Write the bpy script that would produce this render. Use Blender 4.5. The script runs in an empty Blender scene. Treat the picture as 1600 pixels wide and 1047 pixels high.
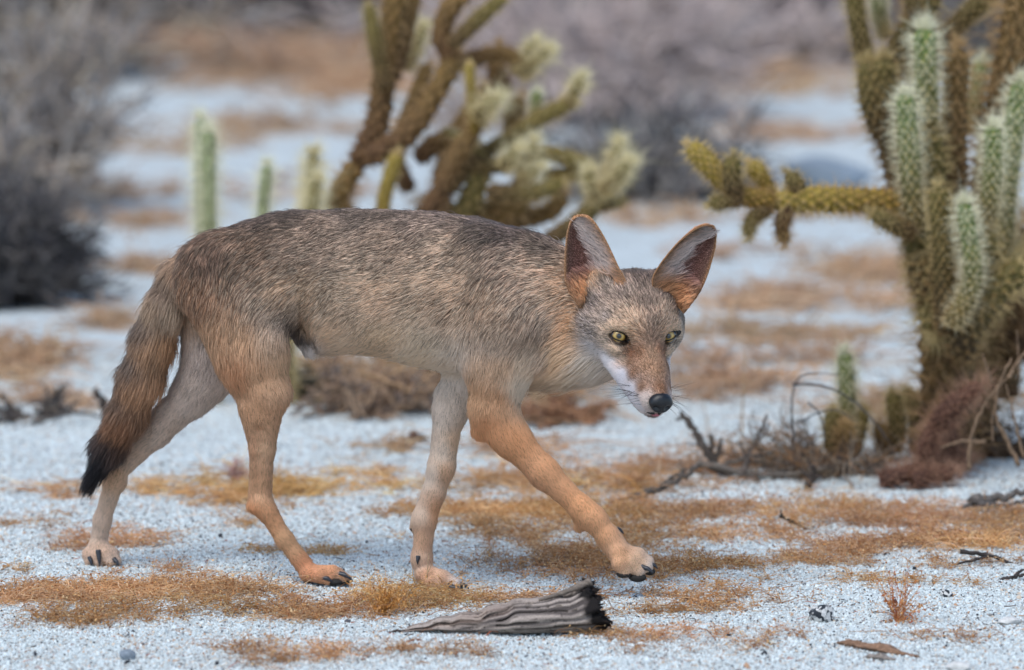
import bpy, math, random
import numpy as np
from mathutils import Vector, Matrix

random.seed(11)
rng = np.random.default_rng(7)
SC = bpy.context.scene
COL = SC.collection
R = math.radians

# ------------------------------------------------------------------ camera
FPX = 7000.0                                   # focal length in photo pixels (photo is 1600 wide)
CAM = np.array([0.0, -7.0, 1.16])
PITCH = math.atan(773.5 / FPX)
cd = bpy.data.cameras.new('camera')
cam = bpy.data.objects.new('camera', cd)
COL.objects.link(cam)
cam.location = CAM
cam.rotation_euler = (math.pi / 2 - PITCH, 0, 0)
cd.sensor_fit = 'HORIZONTAL'
cd.sensor_width = 36.0
cd.lens = 36.0 * FPX / 1600.0
cd.clip_start = 0.1
cd.clip_end = 3000.0
cd.dof.use_dof = True
cd.dof.focus_distance = 6.86
cd.dof.aperture_fstop = 3.3
cd.dof.aperture_blades = 0
SC.camera = cam

# ------------------------------------------------------------------ world, sun, exposure
SUN_EL, SUN_AZ = R(58), R(206)
w = bpy.data.worlds.new('World')
SC.world = w
w.use_nodes = True
nt = w.node_tree
nt.nodes.clear()
sky = nt.nodes.new('ShaderNodeTexSky')
sky.sky_type = 'NISHITA'
sky.sun_disc = False
sky.sun_elevation = SUN_EL
sky.sun_rotation = SUN_AZ
sky.air_density = 1.0
sky.dust_density = 1.0
bg = nt.nodes.new('ShaderNodeBackground')
bg.inputs['Strength'].default_value = 0.145
wo = nt.nodes.new('ShaderNodeOutputWorld')
nt.links.new(sky.outputs[0], bg.inputs[0])
nt.links.new(bg.outputs[0], wo.inputs[0])
sd = bpy.data.lights.new('sun', 'SUN')
sd.energy = 1.6
sd.angle = R(40)
sd.color = (1.0, 0.985, 0.92)
sun = bpy.data.objects.new('sun', sd)
COL.objects.link(sun)
sdir = Vector((math.sin(SUN_AZ) * math.cos(SUN_EL), math.cos(SUN_AZ) * math.cos(SUN_EL), math.sin(SUN_EL)))
sun.rotation_euler = sdir.to_track_quat('Z', 'Y').to_euler()
SC.view_settings.view_transform = 'Standard'
SC.view_settings.look = 'None'
SC.view_settings.gamma = 1.0
SC.view_settings.use_curve_mapping = False
SC.view_settings.exposure = 0.47
SC.cycles.max_bounces = 6
SC.cycles.diffuse_bounces = 3
SC.cycles.glossy_bounces = 2
SC.cycles.transmission_bounces = 2
SC.cycles.use_denoising = True

# ------------------------------------------------------------------ pixel <-> place
_c, _s = math.cos(PITCH), math.sin(PITCH)
FWD = np.array([0, _c, -_s]); UPV = np.array([0, _s, _c]); RIT = np.array([1.0, 0, 0])

def ray(u, v):
    return (u - 800.0) * RIT - (v - 523.5) * UPV + FPX * FWD

def at(u, v, Y):
    """point of the place that the photo shows at pixel u,v if it stands at depth Y"""
    d = ray(u, v)
    return CAM + d * ((Y - CAM[1]) / d[1])

def gnd(u, v, z=0.0):
    d = ray(u, v)
    return CAM + d * ((z - CAM[2]) / d[2])

def proj(P):
    P = np.asarray(P, float) - CAM
    f = P @ FWD
    return 800 + FPX * (P @ RIT) / f, 523.5 - FPX * (P @ UPV) / f

def pxs(Y):
    """metres per photo pixel at depth Y"""
    return (Y - CAM[1]) / FPX

# ------------------------------------------------------------------ helpers
def tag(o, label=None, cat=None, group=None, kind=None):
    if label: o['label'] = label
    if cat: o['category'] = cat
    if group: o['group'] = group
    if kind: o['kind'] = kind
    return o

def empty(name, loc, label, cat, group=None):
    o = bpy.data.objects.new(name, None)
    o.empty_display_size = 0.05
    COL.objects.link(o)
    o.location = loc
    return tag(o, label, cat, group)

def put(name, data, mat, parent=None):
    """link one object whose data is in world coordinates; re-based on the parent"""
    o = bpy.data.objects.new(name, data)
    if mat is not None:
        data.materials.append(mat)
    COL.objects.link(o)
    if parent is not None:
        o.parent = parent
        o.matrix_parent_inverse = Matrix.Identity(4)
        off = Vector((0, 0, 0))
        p = parent
        while p is not None:
            off = off + p.location
            p = p.parent
        o.location = -off
    return o

def mesh_np(name, V, F, smooth=True, attrs=None):
    V = np.ascontiguousarray(V, np.float32)
    me = bpy.data.meshes.new(name)
    if isinstance(F, np.ndarray):
        n, k = F.shape
        me.vertices.add(len(V)); me.vertices.foreach_set('co', V.ravel())
        me.loops.add(n * k); me.loops.foreach_set('vertex_index', np.ascontiguousarray(F, np.int32).ravel())
        me.polygons.add(n)
        me.polygons.foreach_set('loop_start', np.arange(0, n * k, k, dtype=np.int32))
        me.update(calc_edges=True)
        me.validate()
    else:
        me.from_pydata(V.tolist(), [], F)
        me.update()
    if smooth:
        me.polygons.foreach_set('use_smooth', np.ones(len(me.polygons), bool))
    for k_, a in (attrs or {}).items():
        a = np.asarray(a, np.float32)
        if a.ndim == 1:
            at_ = me.attributes.new(k_, 'FLOAT', 'POINT'); at_.data.foreach_set('value', np.ascontiguousarray(a))
        else:
            if a.shape[1] == 3: a = np.hstack([a, np.ones((len(a), 1), np.float32)])
            at_ = me.attributes.new(k_, 'FLOAT_COLOR', 'POINT'); at_.data.foreach_set('color', np.ascontiguousarray(a, np.float32).ravel())
    return me

def curves_np(name, P, rad, tint=None, nrm=None):
    """P: (N,K,3) strands, rad: (N,K), tint: (N,K,3)"""
    N, K = P.shape[:2]
    c = bpy.data.hair_curves.new(name)
    c.add_curves([K] * N)
    c.attributes['position'].data.foreach_set('vector', np.ascontiguousarray(P, np.float32).ravel())
    a = c.attributes.new('radius', 'FLOAT', 'POINT')
    a.data.foreach_set('value', np.ascontiguousarray(np.broadcast_to(rad, (N, K)), np.float32).ravel())
    if tint is not None:
        t = np.ones((N, K, 4), np.float32); t[..., :3] = tint
        a = c.attributes.new('tint', 'FLOAT_COLOR', 'POINT')
        a.data.foreach_set('color', t.ravel())
    if nrm is not None:
        a = c.attributes.new('skin_normal', 'FLOAT_VECTOR', 'POINT')
        a.data.foreach_set('vector', np.ascontiguousarray(np.repeat(nrm[:, None], K, 1), np.float32).ravel())
    return c

def lin(c):
    c = np.asarray(c, float) / 255.0
    return np.where(c <= 0.04045, c / 12.92, ((c + 0.055) / 1.055) ** 2.4)

def rgba(c):
    l = lin(c)
    return (float(l[0]), float(l[1]), float(l[2]), 1.0)

_nw = rng.normal(size=(3, 12, 3)); _np = rng.uniform(0, 6.28, size=(3, 12))
def snoise(P, scale, ch=0):
    """cheap smooth noise in -1..1 (sum of sines), P (N,3)"""
    a = (P @ (_nw[ch].T / scale)) + _np[ch]
    return np.sin(a).sum(1) / 4.2

def unit(v):
    v = np.asarray(v, float)
    return v / np.maximum(np.linalg.norm(v, axis=-1, keepdims=True), 1e-9)

class N:
    """tiny node-material builder"""
    def __init__(s, name):
        s.m = bpy.data.materials.new(name); s.m.use_nodes = True
        s.t = s.m.node_tree; s.t.nodes.clear()
        s.out = s.t.nodes.new('ShaderNodeOutputMaterial')
    def n(s, typ, **kw):
        x = s.t.nodes.new('ShaderNode' + typ)
        for k, v in kw.items():
            if k in ('i',):
                for a, b in v.items():
                    if hasattr(b, 'is_output'): s.t.links.new(b, x.inputs[a])
                    else: x.inputs[a].default_value = b
            else: setattr(x, k, v)
        return x
    def l(s, a, b): s.t.links.new(a, b)
    def ramp(s, fac, stops, interp='LINEAR'):
        x = s.n('ValToRGB'); x.color_ramp.interpolation = interp
        e = x.color_ramp.elements
        while len(e) > 1: e.remove(e[-1])
        e[0].position = stops[0][0]; e[0].color = stops[0][1]
        for p, c in stops[1:]:
            k = e.new(p); k.color = c
        if fac is not None: s.l(fac, x.inputs[0])
        return x.outputs[0]
    def mix(s, fac, a, b, mode='MIX'):
        x = s.n('MixRGB', blend_type=mode)
        for k, v in (('Fac', fac), ('Color1', a), ('Color2', b)):
            if hasattr(v, 'is_output'): s.l(v, x.inputs[k])
            else: x.inputs[k].default_value = v
        return x.outputs[0]
    def pbsdf(s, col, rough=0.8, spec=0.3, normal=None, **kw):
        b = s.n('BsdfPrincipled')
        if hasattr(col, 'is_output'): s.l(col, b.inputs['Base Color'])
        else: b.inputs['Base Color'].default_value = col
        if hasattr(rough, 'is_output'): s.l(rough, b.inputs['Roughness'])
        else: b.inputs['Roughness'].default_value = rough
        b.inputs['Specular IOR Level'].default_value = spec
        if normal is not None: s.l(normal, b.inputs['Normal'])
        for k, v in kw.items(): b.inputs[k].default_value = v
        s.l(b.outputs[0], s.out.inputs[0])
        return b

def mat_attr(name, attr='tint', rough=0.7, spec=0.2, gain=1.0, noise=None, bump=None):
    m = N(name)
    a = m.n('Attribute', attribute_name=attr).outputs['Color']
    col = a
    if gain != 1.0:
        col = m.mix(1.0, col, (gain, gain, gain, 1), 'MULTIPLY')
    nrm = None
    if noise or bump:
        tc = m.n('TexCoord').outputs['Object']
    if noise:
        t = m.n('TexNoise', i={'Vector': tc, 'Scale': noise[0], 'Detail': 5.0})
        r = m.ramp(t.outputs[0], [(0.3, (1 - noise[1],) * 3 + (1,)), (0.7, (1 + noise[1] * 0.5,) * 3 + (1,))])
        col = m.mix(1.0, col, r, 'MULTIPLY')
    if bump:
        t2 = m.n('TexNoise', i={'Vector': tc, 'Scale': bump[0], 'Detail': 6.0})
        nrm = m.n('Bump', i={'Height': t2.outputs[0], 'Strength': bump[1], 'Distance': bump[2]}).outputs[0]
    m.pbsdf(col, rough, spec, nrm)
    return m.m

def mat_flat(name, c, rough=0.7, spec=0.3, noise=None, bump=None, **kw):
    m = N(name)
    col = rgba(c); nrm = None
    if noise or bump:
        tc = m.n('TexCoord').outputs['Object']
    if noise:
        t = m.n('TexNoise', i={'Vector': tc, 'Scale': noise[0], 'Detail': 6.0})
        l1 = tuple(x * (1 - noise[1]) for x in col[:3]) + (1,)
        l2 = tuple(min(1, x * (1 + noise[1])) for x in col[:3]) + (1,)
        col = m.ramp(t.outputs[0], [(0.3, l1), (0.7, l2)])
    if bump:
        t2 = m.n('TexNoise', i={'Vector': tc, 'Scale': bump[0], 'Detail': 6.0})
        nrm = m.n('Bump', i={'Height': t2.outputs[0], 'Strength': bump[1], 'Distance': bump[2]}).outputs[0]
    m.pbsdf(col, rough, spec, nrm, **kw)
    return m.m

def tube_np(path, radii, sides=10, cap=True):
    """swept tube; returns V,F(list)"""
    path = np.asarray(path, float); n = len(path)
    radii = np.broadcast_to(np.asarray(radii, float), (n,))
    T = unit(np.gradient(path, axis=0))
    a = np.array([0, 0, 1.0]) if abs(T[0][2]) < 0.9 else np.array([1.0, 0, 0])
    U = unit(np.cross(T[0], a)); V = []; F = []
    for i in range(n):
        U = unit(U - T[i] * (U @ T[i])); W = np.cross(T[i], U)
        for j in range(sides):
            th = 2 * math.pi * j / sides
            V.append(path[i] + radii[i] * (math.cos(th) * U + math.sin(th) * W))
    for i in range(n - 1):
        for j in range(sides):
            k = (j + 1) % sides
            F.append((i * sides + j, i * sides + k, (i + 1) * sides + k, (i + 1) * sides + j))
    if cap:
        F.append(tuple(range(sides))[::-1]); F.append(tuple((n - 1) * sides + j for j in range(sides)))
    return np.array(V), F

def merge(parts):
    V = []; F = []; o = 0
    for v, f in parts:
        V.append(np.asarray(v)); F += [tuple(i + o for i in q) for q in f]; o += len(v)
    return np.vstack(V), F

def smooth_path(pts, n):
    """Catmull-Rom through pts (any width of row), n samples"""
    p = np.asarray(pts, float)
    p = np.vstack([2 * p[0] - p[1], p, 2 * p[-1] - p[-2]])
    m = len(p) - 3
    out = []
    for t in np.linspace(0, m - 1e-6, n):
        i = int(t); f = t - i
        a, b, c, d = p[i:i + 4]
        out.append(0.5 * ((2 * b) + (c - a) * f + (2 * a - 5 * b + 4 * c - d) * f * f + (3 * b - a - 3 * c + d) * f ** 3))
    return np.array(out)
# ================================================================== GROUND
def _bump_list():
    yc = lambda u: -0.03 - 0.29 * (u - 505.0) / 1000.0
    feet = [(520, 917, 50), (160, 887, -42), (690, 930, 0)]
    out = []
    for u, v, l in feet:
        p = at(u, v, yc(u) - l / 1000.0)
        out.append(p + np.array([0, 0, 0.004]))
    return out
FEET = _bump_list()

def gz(x, y):
    x = np.asarray(x, float); y = np.asarray(y, float)
    P = np.stack([x, y, 0 * x], -1).reshape(-1, 3)
    n = 0.0030 * snoise(P, 0.05, 2) + 0.0055 * snoise(P, 0.2, 0) + 0.010 * snoise(P, 0.9, 1)
    far = np.clip((P[:, 1] - 3) / 12, 0, 1)
    n = n * (1 - far) + far * 0.05 * snoise(P, 4.0, 2)
    num = np.zeros(len(P)); mx = np.zeros(len(P))
    ws = []; zs = []
    for f in FEET:
        wgt = np.exp(-(((P[:, 0] - f[0]) ** 2 + (P[:, 1] - f[1]) ** 2) / (2 * 0.11 ** 2)))
        ws.append(wgt); zs.append(f[2])
    ws = np.array(ws); tot = ws.sum(0)
    tz = (ws * np.array(zs)[:, None]).sum(0) / np.maximum(tot, 1e-9)
    a = np.clip(tot, 0, 1)
    n = n * (1 - a) + tz * a
    return n.reshape(x.shape)

def G(u, v, dz=0.0):
    """point of the ground that the photo shows at pixel u,v"""
    p = gnd(u, v, 0.0)
    for _ in range(4):
        p = gnd(u, v, float(gz(p[0], p[1])))
    return p + np.array([0, 0, dz])

# dry, flattened plants lie in mats: (u, v, half width, half height, density, plant height m)
MATS = [
 (190,930,215,17,1.1,.022),(60,948,130,16,1.0,.02),(330,938,130,14,.9,.018),(110,978,150,15,1.0,.018),(330,965,200,12,.7,.014),
 (650,940,95,24,1.15,.03),(560,965,140,18,.95,.02),(480,972,90,14,.7,.014),
 (520,1030,230,22,1.1,.024),(690,1040,110,14,.8,.02),(330,1042,90,10,.5,.014),
 (1060,1010,160,26,.85,.018),(940,1000,70,14,.8,.014),(1190,1022,70,10,.5,.012),
 (1130,945,145,18,.95,.02),(1030,965,90,10,.7,.014),(1240,960,60,8,.5,.012),
 (1080,890,150,20,.95,.02),(940,888,130,24,1.0,.022),(1240,880,150,10,.8,.014),(840,870,150,22,.85,.022),
 (760,800,150,26,.65,.02),(900,800,130,24,.65,.02),(1060,790,130,22,.6,.018),(840,835,200,22,.6,.018),(660,835,80,18,.55,.018),(1000,835,130,22,.7,.018),
 (1430,830,170,34,1.0,.026),(1340,865,110,16,.9,.018),(1530,850,100,28,1.0,.022),(1470,880,170,12,.9,.016),(1560,800,60,20,.5,.018),
 (490,752,160,20,.9,.022),(600,742,70,14,.8,.02),(350,776,70,12,.7,.016),(385,815,30,18,.4,.014),
 (780,748,110,24,1.0,.03),
 (150,850,120,14,.75,.018),(230,842,50,12,.7,.02),(480,863,110,8,.7,.012),(90,768,40,9,.8,.014),(20,890,40,8,.6,.012),(60,815,60,14,.3,.012),
 (1070,740,130,36,.95,.03),(1090,800,110,28,.8,.022),(1230,700,160,22,.8,.03),(1180,760,80,14,.5,.015),
 (1300,800,120,26,.5,.02),(1180,835,120,20,.5,.018),(1000,760,110,20,.5,.02),(730,860,120,18,.5,.018),(560,800,140,16,.35,.016),(250,900,160,12,.4,.014),(820,940,110,12,.45,.014),(1350,915,160,10,.4,.014),(1480,1010,110,14,.3,.012),(560,700,120,12,.4,.02),(850,700,140,14,.5,.02),(240,760,150,10,.35,.016),(1300,640,120,10,.6,.03),(1080,570,90,9,.6,.03),
 (60,565,85,26,1.0,.05),(180,507,60,9,1.0,.04),(40,625,130,14,.5,.03),
 (1250,478,185,18,1.0,.05),(1360,432,100,16,1.0,.05),(1210,533,160,11,1.0,.04),(1330,566,120,11,1.0,.04),(1120,612,100,22,.9,.04),(1180,600,80,10,.5,.03),
 (880,625,80,26,1.2,.07),(600,600,140,34,1.1,.07),(1010,346,70,12,1.0,.05),(1450,640,120,24,.8,.04),
 (360,90,210,28,.9,.10),(500,140,190,26,.8,.08),(440,205,150,13,.8,.06),(250,235,140,15,.7,.06),(450,300,90,14,.8,.05),(130,300,120,16,.9,.06),
 (230,350,120,12,.6,.05),(1260,88,130,30,.9,.10),(1180,150,130,13,.7,.07),(1240,215,110,10,.7,.06),(1100,345,70,8,.5,.05),(560,60,160,14,.5,.08),
 (250,420,110,12,.6,.04),(1140,400,90,9,.5,.04),(1290,340,120,9,.4,.05),(760,30,300,22,.5,.10),(1050,40,180,30,.5,.12),(330,30,300,14,.6,.12)]

def cover(x, y):
    """how much litter lies under the mats, 0..1"""
    P = np.stack([x, y, 0 * x], 1)
    u, v = proj(np.stack([x, y, 0 * x], 1))
    c = np.zeros(len(x))
    for (mu, mv, ru, rv, dn, h) in MATS:
        q = np.sqrt(((u - mu) / ru) ** 2 + ((v - mv) / rv) ** 2)
        c = np.maximum(c, np.clip((1.08 - q) / 0.5, 0, 1) * min(1, dn))
    return c
# ground sheet: fine near the animal, coarser out to the horizon
gx = np.concatenate([-np.geomspace(400, 1.3, 60), np.linspace(-1.28, 1.28, 300), np.geomspace(1.3, 400, 60)])
gy = np.concatenate([np.linspace(-9, -1.15, 30), np.linspace(-1.13, 1.2, 300), np.geomspace(1.2, 16, 160)[1:] , np.geomspace(17, 900, 50)])
XX, YY = np.meshgrid(gx, gy, indexing='ij')
px_, py_ = XX.ravel(), YY.ravel()
pz_ = gz(px_, py_)
far_ = np.clip((np.hypot(px_, py_) - 30) / 60, 0, 1)
pz_ = pz_ * (1 - far_)
nx, ny = len(gx), len(gy)
ii, jj = np.meshgrid(np.arange(nx - 1), np.arange(ny - 1), indexing='ij')
q0 = (ii * ny + jj).ravel()
GQ = np.stack([q0, q0 + ny, q0 + ny + 1, q0 + 1], 1)
cv = np.zeros(len(px_)); inf = (py_ > -1.2) & (py_ < 45) & (np.abs(px_) < 12)
cv[inf] = cover(px_[inf], py_[inf])
m = N('granite_sand')
tc = m.n('TexCoord').outputs['Object']
v1 = m.n('TexVoronoi', i={'Vector': tc, 'Scale': 260.0})
grain = m.ramp(m.n('SeparateColor', i={0: v1.outputs['Color']}).outputs[0], [(0.0, rgba((120, 118, 116))), (0.12, rgba((170, 167, 163))), (0.3, rgba((196, 204, 206))), (0.75, rgba((206, 216, 216))), (1.0, rgba((224, 232, 231)))])
n1 = m.n('TexNoise', i={'Vector': tc, 'Scale': 5.0, 'Detail': 8.0, 'Roughness': 0.65}).outputs[0]
tone = m.ramp(n1, [(0.3, (0.80, 0.79, 0.77, 1)), (0.62, (1, 1, 1, 1))])
c = m.mix(1.0, grain, tone, 'MULTIPLY')
cov = m.n('Attribute', attribute_name='cover').outputs['Fac']
n2 = m.n('TexNoise', i={'Vector': tc, 'Scale': 38.0, 'Detail': 6.0, 'Roughness': 0.7}).outputs[0]
sub = m.n('Math', operation='SUBTRACT', i={0: n2, 1: 0.5}).outputs[0]
cf = m.n('Math', operation='MULTIPLY_ADD', i={0: sub, 1: 1.6, 2: cov}, use_clamp=True).outputs[0]
cf = m.ramp(cf, [(0.25, (0, 0, 0, 1)), (0.95, (0.42, 0.42, 0.42, 1))])
litter = m.ramp(n2, [(0.35, rgba((150, 122, 96))), (0.65, rgba((190, 160, 130)))])
c = m.mix(cf, c, litter)
bmp = m.n('Bump', i={'Height': v1.outputs['Distance'], 'Strength': 0.7, 'Distance': 0.002})
n3 = m.n('TexNoise', i={'Vector': tc, 'Scale': 60.0, 'Detail': 5.0}).outputs[0]
bmp2 = m.n('Bump', i={'Height': n3, 'Strength': 0.5, 'Distance': 0.008, 'Normal': bmp.outputs[0]})
m.pbsdf(c, 0.9, 0.2, bmp2.outputs[0])
ground = put('ground', mesh_np('ground', np.stack([px_, py_, pz_], 1), GQ, True, {'cover': cv}), m.m)
ground['kind'] = 'structure'

# ---- gravel: loose quartz and mica grains, as geometry near the animal
def grain_mesh(i):
    me = bpy.data.meshes.new('grain')
    import bmesh
    bm = bmesh.new(); bmesh.ops.create_icosphere(bm, subdivisions=1, radius=1.0)
    rr = np.random.default_rng(40 + i)
    for v in bm.verts:
        v.co *= rr.uniform(0.68, 1.15)
    for v in bm.verts: v.co.z *= 0.75; v.co.x *= 1.15
    bm.to_mesh(me); bm.free()
    return me
gm = N('grain')
ga = gm.n('Attribute', attribute_name='tint', attribute_type='INSTANCER').outputs['Color']
gm.pbsdf(ga, 0.55, 0.35)
def scatter(name, P, S, T, meshes, mat, rots=None):
    V = np.asarray(P, np.float32)
    me = mesh_np(name, V, [], False)
    a = me.attributes.new('sz', 'FLOAT_VECTOR', 'POINT'); a.data.foreach_set('vector', np.ascontiguousarray(S, np.float32).ravel())
    rot = rng.uniform(0, 6.28, (len(V), 3)) if rots is None else rots
    a = me.attributes.new('rot', 'FLOAT_VECTOR', 'POINT'); a.data.foreach_set('vector', np.ascontiguousarray(rot, np.float32).ravel())
    t4 = np.ones((len(V), 4), np.float32); t4[:, :3] = T
    a = me.attributes.new('tint', 'FLOAT_COLOR', 'POINT'); a.data.foreach_set('color', t4.ravel())
    o = put(name, me, mat)
    ng = bpy.data.node_groups.new(name, 'GeometryNodeTree')
    ng.interface.new_socket('Geometry', in_out='INPUT', socket_type='NodeSocketGeometry')
    ng.interface.new_socket('Geometry', in_out='OUTPUT', socket_type='NodeSocketGeometry')
    gi = ng.nodes.new('NodeGroupInput'); go = ng.nodes.new('NodeGroupOutput')
    iop = ng.nodes.new('GeometryNodeInstanceOnPoints')
    join = ng.nodes.new('GeometryNodeJoinGeometry')
    for k, mm in enumerate(meshes):
        if not mm.materials: mm.materials.append(mat)
        so = bpy.data.objects.new(name + '_source', mm)
        oi = ng.nodes.new('GeometryNodeObjectInfo'); oi.inputs['Object'].default_value = so
        oi.inputs['As Instance'].default_value = True
        ng.links.new(oi.outputs['Geometry'], join.inputs[0])
    ng.links.new(gi.outputs[0], iop.inputs['Points'])
    ng.links.new(join.outputs[0], iop.inputs['Instance'])
    iop.inputs['Pick Instance'].default_value = True
    ri = ng.nodes.new('FunctionNodeRandomValue'); ri.data_type = 'INT'
    ri.inputs[4].default_value = 0; ri.inputs[5].default_value = len(meshes) - 1
    ng.links.new(ri.outputs[2], iop.inputs['Instance Index'])
    for nm, sock in (('rot', 'Rotation'), ('sz', 'Scale')):
        na = ng.nodes.new('GeometryNodeInputNamedAttribute'); na.data_type = 'FLOAT_VECTOR'
        na.inputs[0].default_value = nm
        if nm == 'rot':
            e2r = ng.nodes.new('FunctionNodeEulerToRotation')
            ng.links.new(na.outputs[0], e2r.inputs[0]); ng.links.new(e2r.outputs[0], iop.inputs[sock])
        else: ng.links.new(na.outputs[0], iop.inputs[sock])
    ng.links.new(iop.outputs[0], go.inputs[0])
    md = o.modifiers.new('scatter', 'NODES'); md.node_group = ng
    return o
def grains(n, y0, y1, smin_, smax):
    y = rng.uniform(y0, y1, n)
    hw = 0.5 * 1600 / FPX * (y + 7) * 1.12
    x = rng.uniform(-1, 1, n) * hw
    s = smin_ * (smax / smin_) ** (rng.random(n) ** 2.2)
    return np.stack([x, y, gz(x, y) + s * 0.15], 1), s
P1, s1 = grains(230000, -1.0, 0.35, 0.0009, 0.0027)
P2, s2 = grains(130000, 0.35, 3.2, 0.0014, 0.0036)
P3, s3 = grains(2600, -1.0, 1.2, 0.0026, 0.0055)
GP = np.vstack([P1, P2, P3]); gs = np.concatenate([s1, s2, s3])
pal = np.array([lin(c) for c in ((228,236,236),(214,222,222),(195,204,205),(192,192,188),(218,200,180),(150,146,142),(92,92,96),(44,45,50),(190,150,118))])
gi_ = rng.choice(len(pal), len(GP), p=[.26, .26, .19, .11, .06, .055, .025, .025, .015])
gt = pal[gi_] * rng.uniform(0.85, 1.05, (len(GP), 1))
gravel = scatter('gravel', GP, gs[:, None] * rng.uniform(0.75, 1.25, (len(GP), 3)), gt, [grain_mesh(i) for i in range(6)], gm.m)
gravel['kind'] = 'stuff'
# ================================================================== DRY MATS
def mat_strands(m_, rs):
    mu, mv, ru, rv, dn, h = m_
    c = G(mu, mv)
    sc = (c[1] + 7) / 7.0
    px = 0.001 * sc                               # metres per pixel there
    a = G(mu, mv - rv); b = G(mu, min(mv + rv, 1075))
    ln_y = abs(a[1] - b[1])
    area = math.pi * ru * px * ln_y / 2
    blur = c[1] > 1.4
    near = c[1] < 0.9
    if near: n = int(area * 29000 * dn); L0 = 0.027; r0 = 0.00040
    elif not blur: n = int(area * 13000 * dn); L0 = 0.06; r0 = 0.0007
    else:
        L0 = min(0.30, max(0.07, h * 2.2)); r0 = 0.0010 * sc ** 1.3
        n = int(min(6000, area * 1.3 * dn / (L0 * r0 * 2)))
    # sample in the ellipse with a soft, broken rim
    q = rs.normal(0, 0.58, (int(n * 1.7) + 8, 2))
    q = q[(q ** 2).sum(1) < 2.0][:n]
    uu = mu + q[:, 0] * ru; vv = mv + q[:, 1] * rv
    d = np.stack([uu - 800, 0 * uu, 0 * uu], 1) - 0
    pts = np.array([ray(u, v) for u, v in zip(uu, vv)])
    pts = CAM + pts * (-CAM[2] / pts[:, 2])[:, None]
    keep = snoise(pts, 0.05 * sc ** 1.5, 0) + 0.7 * snoise(pts, 0.02 * sc ** 1.5, 2) + 0.9 * snoise(pts, 0.13 * sc ** 1.5, 1) + rs.normal(0, .35, len(pts)) > (-0.5 if near else -0.1)
    pts = pts[keep]
    pts[:, 2] = gz(pts[:, 0], pts[:, 1])
    n = len(pts)
    # most stalks spring from rooted tufts
    nt = max(3, n // 16)
    ci_ = rs.integers(0, n, nt)[rs.integers(0, nt, n)]
    tu = rs.random(n) < 0.62
    sp = rs.normal(0, 0.005 * sc ** 1.5, (n, 2))
    pts = np.where(tu[:, None], pts[ci_], pts)
    pts[:, :2] += np.where(tu[:, None], sp, 0)
    pts[:, 2] = gz(pts[:, 0], pts[:, 1])
    K = 5
    ang = rs.uniform(0, 2 * math.pi, n)
    L = L0 * np.exp(rs.normal(-.1, 0.5, n))
    el = np.where(tu, np.abs(rs.normal(0.55, 0.5, n)), np.abs(rs.normal(0.2, 0.3, n))).clip(0, 1.4)
    X = np.zeros((n, K, 3)); X[:, 0] = pts; X[:, 0, 2] += rs.uniform(0, 0.5, n) * h * (rs.random(n) < .7)
    for k in range(1, K):
        stp = L / (K - 1)
        dr = np.stack([np.cos(ang) * np.cos(el), np.sin(ang) * np.cos(el), np.sin(el)], 1)
        X[:, k] = X[:, k - 1] + dr * stp[:, None]
        ang = ang + rs.normal(0, 0.75, n); el = el * 0.75 + rs.normal(-0.05, 0.3, n)
    X[..., 2] = np.minimum(X[..., 2], (pts[:, 2] + h * rs.uniform(0.3, 1.0, n) * np.where(rs.random(n) < .18, 3.2, 1.3))[:, None] + 0 * X[..., 2])
    zmin = (pts[:, 2])[:, None] + 0.001
    X[..., 2] = np.maximum(X[..., 2], zmin)
    rad = r0 * np.exp(rs.normal(0, 0.25, n))[:, None] * np.array([1, .95, .85, .7, .45])[None]
    pal = np.array([lin(x) for x in ((188,140,92),(202,156,106),(212,172,126),(172,124,80),(222,194,152),(146,108,76),(196,144,94))])
    col = pal[rs.choice(7, n, p=[.24, .22, .16, .14, .08, .08, .08])] * rs.uniform(0.75, 1.15, (n, 1))
    col = col * np.exp(0.28 * snoise(pts, 0.06 * sc ** 1.5, 1))[:, None]
    col = col * np.array([1, rs.uniform(.95, 1.05), rs.uniform(.9, 1.22)]) * rs.uniform(.85, 1.12)
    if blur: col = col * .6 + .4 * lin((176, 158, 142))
    col = np.repeat(col[:, None], K, 1)
    return X, rad, col, near, h
rs = np.random.default_rng(77)
mats_near = []; mats_far = []; buds = []
for m_ in MATS:
    X, rad, col, near, h = mat_strands(m_, rs)
    (mats_near if G(m_[0], m_[1])[1] < 1.4 else mats_far).append((X, rad, col))
    if near:
        k = rs.random(len(X)) < 0.62
        e = X[k][np.arange(k.sum()), rs.integers(2, 5, k.sum())]
        buds.append(e)
straw_m = mat_attr('dry_stalk', rough=0.75, spec=0.2)
for nm, lst in (('dry_ground_cover', mats_near), ('dry_ground_cover', mats_far)):
    o = put(nm, curves_np(nm, np.vstack([a[0] for a in lst]), np.vstack([a[1] for a in lst]), np.vstack([a[2] for a in lst])), straw_m)
    o['kind'] = 'stuff'
    print(nm, sum(len(a[0]) for a in lst))
# papery seed heads on the stalks
B = np.vstack(buds)
bud_m = N('seed_husk'); ba = bud_m.n('Attribute', attribute_name='tint', attribute_type='INSTANCER').outputs['Color']; bud_m.pbsdf(ba, 0.7, 0.2)
bp = np.array([lin(x) for x in ((196,146,92),(178,122,74),(208,164,112),(160,106,66),(216,182,138))])
bt = bp[rs.integers(0, 5, len(B))] * rs.uniform(.8, 1.15, (len(B), 1))
bs = rs.uniform(0.0006, 0.0020, (len(B), 1)) * rs.uniform(.7, 1.3, (len(B), 3))
seed = scatter('dry_seed_heads', B, bs, bt, [grain_mesh(60 + i) for i in range(3)], bud_m.m)
seed['kind'] = 'stuff'
print('buds', len(B))

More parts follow.
